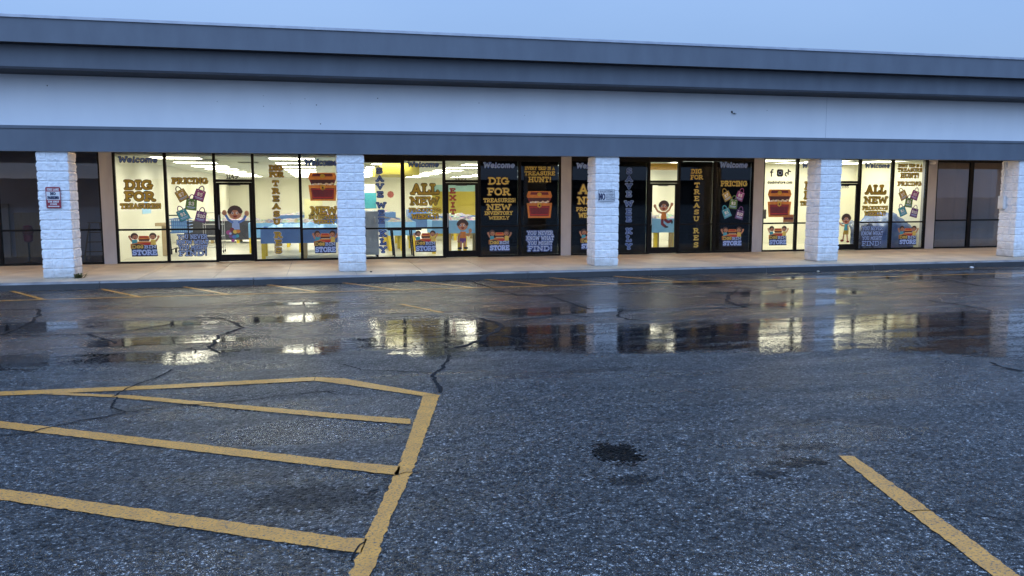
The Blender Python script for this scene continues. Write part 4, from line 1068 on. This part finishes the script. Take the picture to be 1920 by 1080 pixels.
# ------------------------------------------------------------------ things inside the shops
M_bblue = mat('blue_tray_plastic', (.10, .22, .55), (.08, .18, .48), .4, 3)
M_bsky = mat('light_blue_liner', (.22, .45, .75), (.16, .38, .70), .35, 4, .3, 9)
M_yel = mat('yellow_painted_wood', (.78, .58, .03), (.70, .50, .02), .5, 3)
M_pine = mat('pale_pine', (.45, .34, .16), (.38, .28, .12), .6, 3, stretch=(6, 6, .6))
M_blk = mat('black_liner_film', (.025, .025, .035), (.05, .05, .065), .35, 4, .5, 12)
def goods_material():
    m = mat('mixed_small_goods', (.14, .16, .22), (.45, .44, .42), .5, 9)
    nt = m.node_tree; N, L = nt.nodes, nt.links
    b = [n for n in N if n.type == 'BSDF_PRINCIPLED'][0]; src = b.inputs['Base Color'].links[0].from_socket
    geo = N.new('ShaderNodeNewGeometry'); vo = N.new('ShaderNodeTexVoronoi'); vo.inputs['Scale'].default_value = 8; L.new(geo.outputs['Position'], vo.inputs['Vector'])
    hs = N.new('ShaderNodeHueSaturation'); hs.inputs['Saturation'].default_value = .75; hs.inputs['Value'].default_value = .55; L.new(vo.outputs['Color'], hs.inputs['Color'])
    mx = N.new('ShaderNodeMix'); mx.data_type = 'RGBA'; mx.inputs['Factor'].default_value = .5; L.new(src, mx.inputs['A']); L.new(hs.outputs['Color'], mx.inputs['B'])
    L.new(mx.outputs['Result'], b.inputs['Base Color'])
    return m
M_goods = goods_material()
def bin_table(label, x0, x1, y0, y1, zb, zt, tray, goods, legm=(M_yel, M_pine), nleg=4, seed=1, grp='display bins in the sales room'):
    r = thing('display_bin', label, 'display bin', ((x0+x1)/2, (y0+y1)/2, 0), grp)
    p = MB(); t = .03
    p.box(x0, x1, y0, y0+t, zb, zt, tray); p.box(x0, x1, y1-t, y1, zb, zt, tray); p.box(x0, x0+t, y0+t, y1-t, zb, zt, tray); p.box(x1-t, x1, y0+t, y1-t, zb, zt, tray); p.box(x0+t, x1-t, y0+t, y1-t, zb, zb+.03, tray)
    p.build('tray', r)
    for i in range(nleg):
        x = x0+.06+(x1-x0-.12)*i/(nleg-1)
        for y in (y0+.012, y1-.112):
            p = MB(); p.box(x-.05, x+.05, y, y+.1, .001, zb-.001, legm[i % len(legm)]); p.build('leg', r)
    p = MB(); nx, ny = int((x1-x0)/.07), int((y1-y0)/.09); k = p.mi(goods)
    for j in range(ny+1):
        for i in range(nx+1):
            fx, fy = i/nx, j/ny; e = min(fx, 1-fx, fy, 1-fy)
            z = zt-.05+min(1, e*6)*(.10+.13*noise.noise((fx*(x1-x0)*3.3, fy*3.1, seed))+.07*noise.noise((fx*(x1-x0)*10, fy*9, seed)))
            p.v.append((x0+t+.001+(x1-x0-2*t-.002)*fx, y0+t+.001+(y1-y0-2*t-.002)*fy, z))
    for j in range(ny):
        for i in range(nx):
            a = j*(nx+1)+i; p.f.append([a, a+1, a+nx+2, a+nx+1]); p.m.append(k)
    p.build('heaped_goods', r)
    return r
bin_table('long blue bin with yellow legs right behind the window left of the second pillar', 4.12, 6.45, 4.35, 5.5, .42, .84, M_bblue, M_bsky, nleg=3, seed=2)
bin_table('light blue bin on yellow legs seen through door 1149', 3.62, 5.9, 6.7, 7.8, .46, .90, M_bsky, M_goods, seed=4)
bin_table('black lined bin of mixed goods deep behind door 1149', 1.0, 3.75, 12.1, 13.4, .12, .80, M_blk, M_goods, seed=6)
bin_table('blue bin with a row of yellow legs further back', 4.6, 8.4, 9.4, 10.6, .50, .92, M_bblue, M_blk, nleg=9, legm=(M_yel,), seed=8)
bin_table('light blue bin behind the waving child on the exit door', 8.9, 11.8, 5.1, 6.2, .60, .98, M_bsky, M_goods, nleg=7, seed=9)
bin_table('blue bin with yellow end panel behind SAVE WEEKLY', 7.75, 8.6, 6.6, 7.8, .48, .9, M_bsky, M_goods, nleg=3, legm=(M_yel,), seed=10)
bin_table('light blue bin with yellow legs behind the leaping child', 14.9, 17.6, 5.2, 6.4, .54, .98, M_bsky, M_goods, nleg=6, seed=12)
for i, (x, y) in enumerate(((4.0, 15), (9.0, 12.0), (13.5, 9.5), (6.5, 19), (13.0, 16), (10.2, 24))):
    bin_table(('far blue bin in the middle of the sales floor', 'blue bin in front of the mustard wall', 'blue bin deep behind the third shop', 'rearmost blue bin behind the first shop', 'far blue bin right of the mustard wall', 'most distant blue bin before the rear wall')[i], x, x+2.6, y, y+1.2, .5, .92, M_bblue, M_goods, seed=20+i)
# cabinet, table, cart, rack, boxes, posters
M_grey = mat('grey_blue_steel', (.30, .35, .42), (.26, .31, .38), .45, 3)
r = thing('steel_cabinet', 'grey blue steel cabinet behind the pane right of the second pillar', 'cabinet', (6.98, 4.6, 0))
p = MB(); p.box(6.62, 7.30, 4.35, 4.85, .06, 1.28, M_grey); p.build('body', r, .01)
p = MB(); p.box(6.64, 7.28, 4.335, 4.349, .09, 1.25, M_grey); p.build('door', r)
p = MB(); p.tube([(7.2, 4.334, .95), (7.2, 4.30, .97), (7.2, 4.30, 1.1), (7.2, 4.334, 1.12)], .012, M_metal); p.build('handle', r)
p = MB()
for x in (6.66, 7.26):
    for y in (4.39, 4.81): p.box(x-.03, x+.03, y-.03, y+.03, .001, .059, M_frame)
p.build('feet', r)
r = thing('folding_table', 'black folding table behind the pane left of the exit door', 'table', (8.2, 4.5, 0))
p = MB(); p.box(7.55, 8.5, 4.3, 4.95, .74, .78, M_frame); p.build('table_top', r, .01)
for x in (7.68, 8.22):
    for y in (4.38, 4.86):
        p = MB(); p.tube([(x, y, .739), (x+.06, y, .0)], .022, M_frame); p.build('leg', r)
p = MB()
r = thing('shopping_cart', 'blue shopping cart standing behind the price bags left of door 1149', 'cart', (1.75, 7.0, 0))
p.box(1.42, 1.95, 6.7, 7.5, .62, .66, M_bblue)
for z in (.75, .85, .95, 1.03): p.tube([(1.42, 6.7, z), (1.95, 6.7, z), (1.95, 7.5, z), (1.42, 7.5, z), (1.42, 6.7, z)], .012, M_bblue, 6)
for i in range(10):
    x = 1.42+.53*i/9; p.tube([(x, 6.7, .66), (x, 6.7, 1.03)], .010, M_bblue, 6)
p.box(1.47, 1.90, 6.72, 6.735, .66, 1.0, M_bsky)
p.build('basket', r)
p = MB(); p.tube([(1.45, 6.66, .12), (1.42, 6.64, .95), (1.40, 6.5, 1.15), (1.97, 6.5, 1.15), (1.95, 6.64, .95), (1.93, 6.66, .12)], .018, M_frame, 6); p.tube([(1.45, 6.66, .14), (1.45, 7.5, .14), (1.93, 7.5, .14), (1.93, 6.66, .14)], .016, M_frame, 6); p.build('frame', r)
for x in (1.45, 1.93):
    for y in (6.68, 7.48):
        p = MB(); p.tube([(x-.02, y, .065), (x+.02, y, .065)], .064, M_frame, 12); p.build('wheel', r)
r = thing('wire_rack', 'tall chrome wire rack on wheels beside the blue cart', 'rack', (2.6, 7.4, 0))
for x in (2.3, 2.85):
    for y in (7.1, 7.6):
        p = MB(); p.tube([(x, y, .08), (x, y, 1.2), (x+.06, y, 1.26)], .011, M_metal, 6); p.build('post', r)
        p = MB(); p.tube([(x-.015, y, .041), (x+.015, y, .041)], .04, M_frame, 10); p.build('wheel', r)
for z in (.16, .5, .85, 1.2):
    p = MB(); p.tube([(2.3, 7.1, z), (2.85, 7.1, z), (2.85, 7.6, z), (2.3, 7.6, z), (2.3, 7.1, z)], .009, M_metal, 6)
    for i in range(1, 8): p.tube([(2.3+.55*i/8, 7.1, z), (2.3+.55*i/8, 7.6, z)], .005, M_metal, 4)
    p.build('shelf', r)
M_card = mat('tan_cardboard', (.42, .32, .19), (.37, .28, .16), .8, 3)
for nm, lab, b in (('cardboard_panel', 'tall tan cardboard panel leaning by the left wall of the first shop', (1.29, 1.43, 6.2, 6.26, .0, .85)),):
    p = MB(); p.box(*b, M_card); p.box(b[0]-.16, b[1]-.02, b[2]-.06, b[3]+.25, b[5]+.001, b[5]+.09, M_card); tag(p.build(nm, None, .008), lab, 'cardboard')
M_post = mat('light_blue_poster', (.30, .55, .80), (.26, .50, .76), .5, 2)
def poster(name, label, mk): p = MB(); mk(p); tag(p.build(name), label, 'poster')
poster('wall_poster', 'light blue poster on the left wall behind DIG FOR TREASURES', lambda p: (p.box(.501, .506, 7.75, 9.1, 1.16, 1.45, M_post), p.box(.501, .506, 8.1, 8.6, 1.45, 1.95, M_post)))
poster('wall_poster', 'light blue poster on the bright back wall beside the last door', lambda p: (p.box(24.0, 24.75, 7.385, 7.395, 1.18, 2.15, M_post) if False else p.box(22.9, 23.75, 7.385, 7.395, 1.15, 2.15, M_post), p.box(22.97, 23.65, 7.38, 7.384, 1.75, 1.95, V['white']), p.box(23.0, 23.5, 7.38, 7.384, 1.42, 1.6, V['pale'])))
poster('wall_poster', 'teal board on the far wall right of the second pillar', lambda p: p.box(7.4, 8.3, 19.99, 20.0, 1.08, 1.80, V['teal']))
part('notice_wall', [(6.9, 8.25, 20.001, 20.1, .001, 2.2)], M_cream)
p = MB(); p.poly([(9.44+.14*cos(a), 14.97, 1.60+.14*sin(a)) for a in (2*pi*k/8 for k in range(8))], mat('pink_card', (.75, .22, .20), rough=.6)); p.v = [(x-.9, y, z+.13) for x, y, z in p.v]
p.v += [(x, y+.006, z) for x, y, z in p.v]; p.f.append([15-i for i in range(8)]); p.m.append(0)
tag(p.build('hanging_sign'), 'small pink octagonal card hanging beyond SAVE WEEKLY', 'sign')
poster('paper_sheet', 'tall pale yellow paper sheet hung behind NEW INVENTORY WEEKLY', lambda p: p.box(5.22, 5.80, 8.99, 9.0, .70, 1.60, mat('yellow_paper', (.75, .72, .42), (.72, .68, .38), .7)))
poster('price_notice', 'orange paper notice stuck low on the pane under the bright chest', lambda p: (p.box(19.45, 19.80, YS+.012, YS+.014, .89, 1.12, V['orange']), p.box(19.47, 19.78, YS+.0105, YS+.0115, .97, 1.03, V['darkred'])))
poster('window_sticker', 'small dark sticker at the left edge of the pane with the web address', lambda p: p.box(18.79, 18.87, YS+.0105, YS+.012, 1.0, 1.28, V['brown']))
# bins under a crumpled tarp in the last shop
def tarp(label, x0, x1, y0, y1, top, seed, m):
    p = MB(); k = p.mi(m); nx, ny = int((x1-x0)/.05), 26
    for j in range(ny+1):
        for i in range(nx+1):
            fx, fy = i/nx, j/ny; x = x0+(x1-x0)*fx
            f = min(1, fy/.45)
            zt = top(x)+.10*noise.noise((x*4, fy*5, seed))+.06*noise.noise((x*11, fy*12, seed))
            z = .012+(zt-.012)*(f**.8)
            y = y0+(y1-y0)*max(0, (fy-.3)/.7)+.10*noise.noise((x*6, z*5, seed+4))+.04*noise.noise((x*17, z*15, seed+9))
            p.v.append((x, y, max(.01, z)))
    for j in range(ny):
        for i in range(nx):
            a = j*(nx+1)+i; p.f.append([a, a+1, a+nx+2, a+nx+1]); p.m.append(k)
    o = p.build('blue_tarp', None, 0, True); so = o.modifiers.new('thick', 'SOLIDIFY'); so.thickness = .004
    tag(o, label, 'tarp')
M_tarp = mat('crumpled_blue_film', (.06, .11, .32), (.16, .24, .46), .25, 2.2, .6, 14)
M_tarp2 = mat('crumpled_clear_film', (.22, .28, .42), (.05, .07, .16), .2, 6, .8, 18)
tarp('crumpled blue tarp heaped over goods behind the last bright panes', 23.0, 24.5, 4.15, 5.4, lambda x: .72+.42*math.exp(-((x-23.9)/.45)**2), 3, M_tarp)
tarp('shiny grey blue film over goods behind the last lower blue text', 22.1, 22.96, 4.0, 4.9, lambda x: .80, 8, M_tarp2)
# vacant shop
r = thing('gumball_machine', 'red gumball machine on a black post in the dark vacant shop', 'vending machine', (-1.54, 4.2, 0))
M_red = mat('red_enamel', (.35, .03, .035), (.30, .025, .03), .3, 6)
p = MB(); p.lathe([(.17, .001), (.17, .02), (.05, .05), (.026, .07)], (-1.54, 4.2, 0), M_frame, 18); p.tube([(-1.54, 4.2, .06), (-1.54, 4.2, .56)], .024, M_frame); p.build('stand', r)
p = MB(); p.lathe([(.06, .55), (.10, .58), (.11, .74)], (-1.54, 4.2, 0), M_red, 16); p.build('coin_base', r)
p = MB(); p.lathe([(.10, .742), (.125, .78), (.13, .84), (.115, .90), (.09, .93)], (-1.54, 4.2, 0), mat('coloured_gumballs', (.35, .04, .05), (.20, .12, .05), .3, 60), 16); p.build('globe', r)
p = MB(); p.lathe([(.10, .932), (.10, .96), (.03, .98)], (-1.54, 4.2, 0), M_red, 16); p.build('lid', r)
r = thing('step_ladder', 'folded out step ladder standing in the vacant shop beside the first pillar', 'ladder', (-.15, 4.7, 0))
M_wood = mat('ladder_wood', (.38, .28, .15), (.32, .23, .12), .6, 3)
for x in (-.35, .15):
    p = MB(); p.tube([(x, 4.5, 0), (x*.5-.05, 4.75, 1.0)], .022, M_wood, 6); p.build('front_rail', r)
    p = MB(); p.tube([(x, 5.1, 0), (x*.5-.05, 4.78, 1.0)], .018, M_metal, 6); p.build('rear_rail', r)
for i, z in enumerate((.25, .5, .75)):
    f = z; a, b = -.35+(.125)*f, .15-(.125+.05)*f*.9
    p = MB(); p.box(a, b, 4.5+.25*z-.05, 4.5+.25*z+.03, z, z+.022, M_wood); p.build('step', r)
p = MB(); p.box(-.26, .06, 4.68, 4.84, 1.0, 1.03, M_wood); p.build('top_cap', r)
poster('leaning_panels', 'pale flat panels leaning on the back wall of the vacant shop', lambda p: (p.box(-4.2, -2.75, 6.6, 6.7, .0, 1.5, M_conc), p.box(-2.6, -1.5, 6.55, 6.65, 0, 1.25, M_pine)))

# ------------------------------------------------------------------ across the lot, seen only as reflections
o = thing('retail_block', 'long tan retail block across the lot mirrored in the dark shop glass', 'building', (10, -110, G))
M_tan = mat('tan_render', (.22, .18, .155), (.17, .145, .13), .8, .4)
p = MB(); p.box(-90, 110, -122, -110, G, 3.5, M_tan); p.build('wall', o)
p = MB(); p.box(-90.3, 110.3, -122.3, -109.6, 3.501, 4.0, M_under); p.build('roof', o)
for i in range(16):
    x = -86+i*12
    p = MB(); p.box(x, x+5.5, -110.05, -109.95, G+.6, 2.6, M_filmblack); p.build('window', o)

# ------------------------------------------------------------------ sky, sun, camera
W = bpy.data.worlds.new('World'); SC.world = W; W.use_nodes = True
nt = W.node_tree; nt.nodes.clear(); N, L = nt.nodes, nt.links
wo = N.new('ShaderNodeOutputWorld'); bg = N.new('ShaderNodeBackground')
SUN_EL, SUN_AZ = radians(12), radians(200)      # low sun behind the camera, above a veil of cloud
sky = N.new('ShaderNodeTexSky'); sky.sky_type = 'NISHITA'; sky.sun_disc = False; sky.sun_elevation = SUN_EL; sky.sun_rotation = SUN_AZ
sky.air_density = 1.2; sky.dust_density = .6; sky.ozone_density = 4.
tc = N.new('ShaderNodeTexCoord'); mp = N.new('ShaderNodeMapping'); mp.inputs['Scale'].default_value = (1, 1, 2.5); L.new(tc.outputs['Generated'], mp.inputs['Vector'])
cl = N.new('ShaderNodeTexNoise'); cl.inputs['Scale'].default_value = 1.6; cl.inputs['Detail'].default_value = 5; L.new(mp.outputs['Vector'], cl.inputs['Vector'])
rp = N.new('ShaderNodeValToRGB'); rp.color_ramp.elements[0].position = .3; rp.color_ramp.elements[1].position = .72
rp.color_ramp.elements[0].color = (4.2, 6.9, 12.7, 1); rp.color_ramp.elements[1].color = (5.2, 8.0, 13.7, 1)
L.new(cl.outputs['Fac'], rp.inputs['Fac'])
def vm(op, a, b):
    n = N.new('ShaderNodeMath'); n.operation = op
    for i, v in enumerate((a, b)):
        if hasattr(v, 'is_linked'): L.new(v, n.inputs[i])
        else: n.inputs[i].default_value = v
    return n.outputs[0]
# overcast sky: zenith brighter than horizon, and the side of the hidden sun brighter still
sx = N.new('ShaderNodeSeparateXYZ'); L.new(tc.outputs['Generated'], sx.inputs[0])
zen = vm('DIVIDE', vm('ADD', 1., vm('MULTIPLY', vm('MAXIMUM', sx.outputs[2], 0.), 2.)), 3.)
dt = N.new('ShaderNodeVectorMath'); dt.operation = 'DOT_PRODUCT'; L.new(tc.outputs['Generated'], dt.inputs[0]); dt.inputs[1].default_value = (sin(SUN_AZ)*.94, cos(SUN_AZ)*.94, .34)
side = vm('ADD', 1., vm('MULTIPLY', vm('ADD', dt.outputs['Value'], 1.), .55))
fac = vm('MULTIPLY', zen, side)
sc = N.new('ShaderNodeVectorMath'); sc.operation = 'SCALE'; L.new(rp.outputs['Color'], sc.inputs[0]); L.new(fac, sc.inputs['Scale'])
mx = N.new('ShaderNodeMix'); mx.data_type = 'RGBA'; mx.inputs['Factor'].default_value = .88
L.new(sky.outputs['Color'], mx.inputs['A']); L.new(sc.outputs[0], mx.inputs['B'])
L.new(mx.outputs['Result'], bg.inputs['Color']); bg.inputs['Strength'].default_value = .13
L.new(bg.outputs[0], wo.inputs['Surface'])
sl = bpy.data.lights.new('sun', 'SUN'); sl.energy = .5; sl.angle = radians(75); sl.color = (.62, .80, 1.)
so = bpy.data.objects.new('sun', sl); COL.objects.link(so)
to_sun = Vector((sin(SUN_AZ)*cos(radians(30)), cos(SUN_AZ)*cos(radians(30)), sin(radians(30))))
so.rotation_euler = to_sun.to_track_quat('Z', 'Y').to_euler(); so.location = (5, -30, 30)

cam = bpy.data.cameras.new('camera'); co = bpy.data.objects.new('camera', cam); COL.objects.link(co)
FPX, YAW, PITCH, ROLL = 1547.27, .2287, .1144, -.0010
f = Vector((sin(YAW)*cos(PITCH), cos(YAW)*cos(PITCH), -sin(PITCH))); r_ = Vector((cos(YAW), -sin(YAW), 0)); u = r_.cross(f)
c, s_ = cos(ROLL), sin(ROLL); R_ = r_*c+u*s_; U_ = -r_*s_+u*c
co.matrix_world = Matrix(((R_.x, U_.x, -f.x, 5.6871), (R_.y, U_.y, -f.y, -19.067), (R_.z, U_.z, -f.z, 1.7769), (0, 0, 0, 1)))
cam.sensor_fit = 'HORIZONTAL'; cam.sensor_width = 36; cam.lens = FPX*36/1920; cam.clip_start = .05; cam.clip_end = 900
SC.camera = co
SC.render.resolution_x, SC.render.resolution_y = 1024, 576
SC.view_settings.view_transform = 'Standard'; SC.view_settings.look = 'None'; SC.view_settings.exposure = 0; SC.view_settings.gamma = 1
SC.cycles.max_bounces = 8; SC.cycles.transparent_max_bounces = 16; SC.cycles.diffuse_bounces = 3; SC.cycles.sample_clamp_indirect = 4
SC.cycles.use_denoising = True
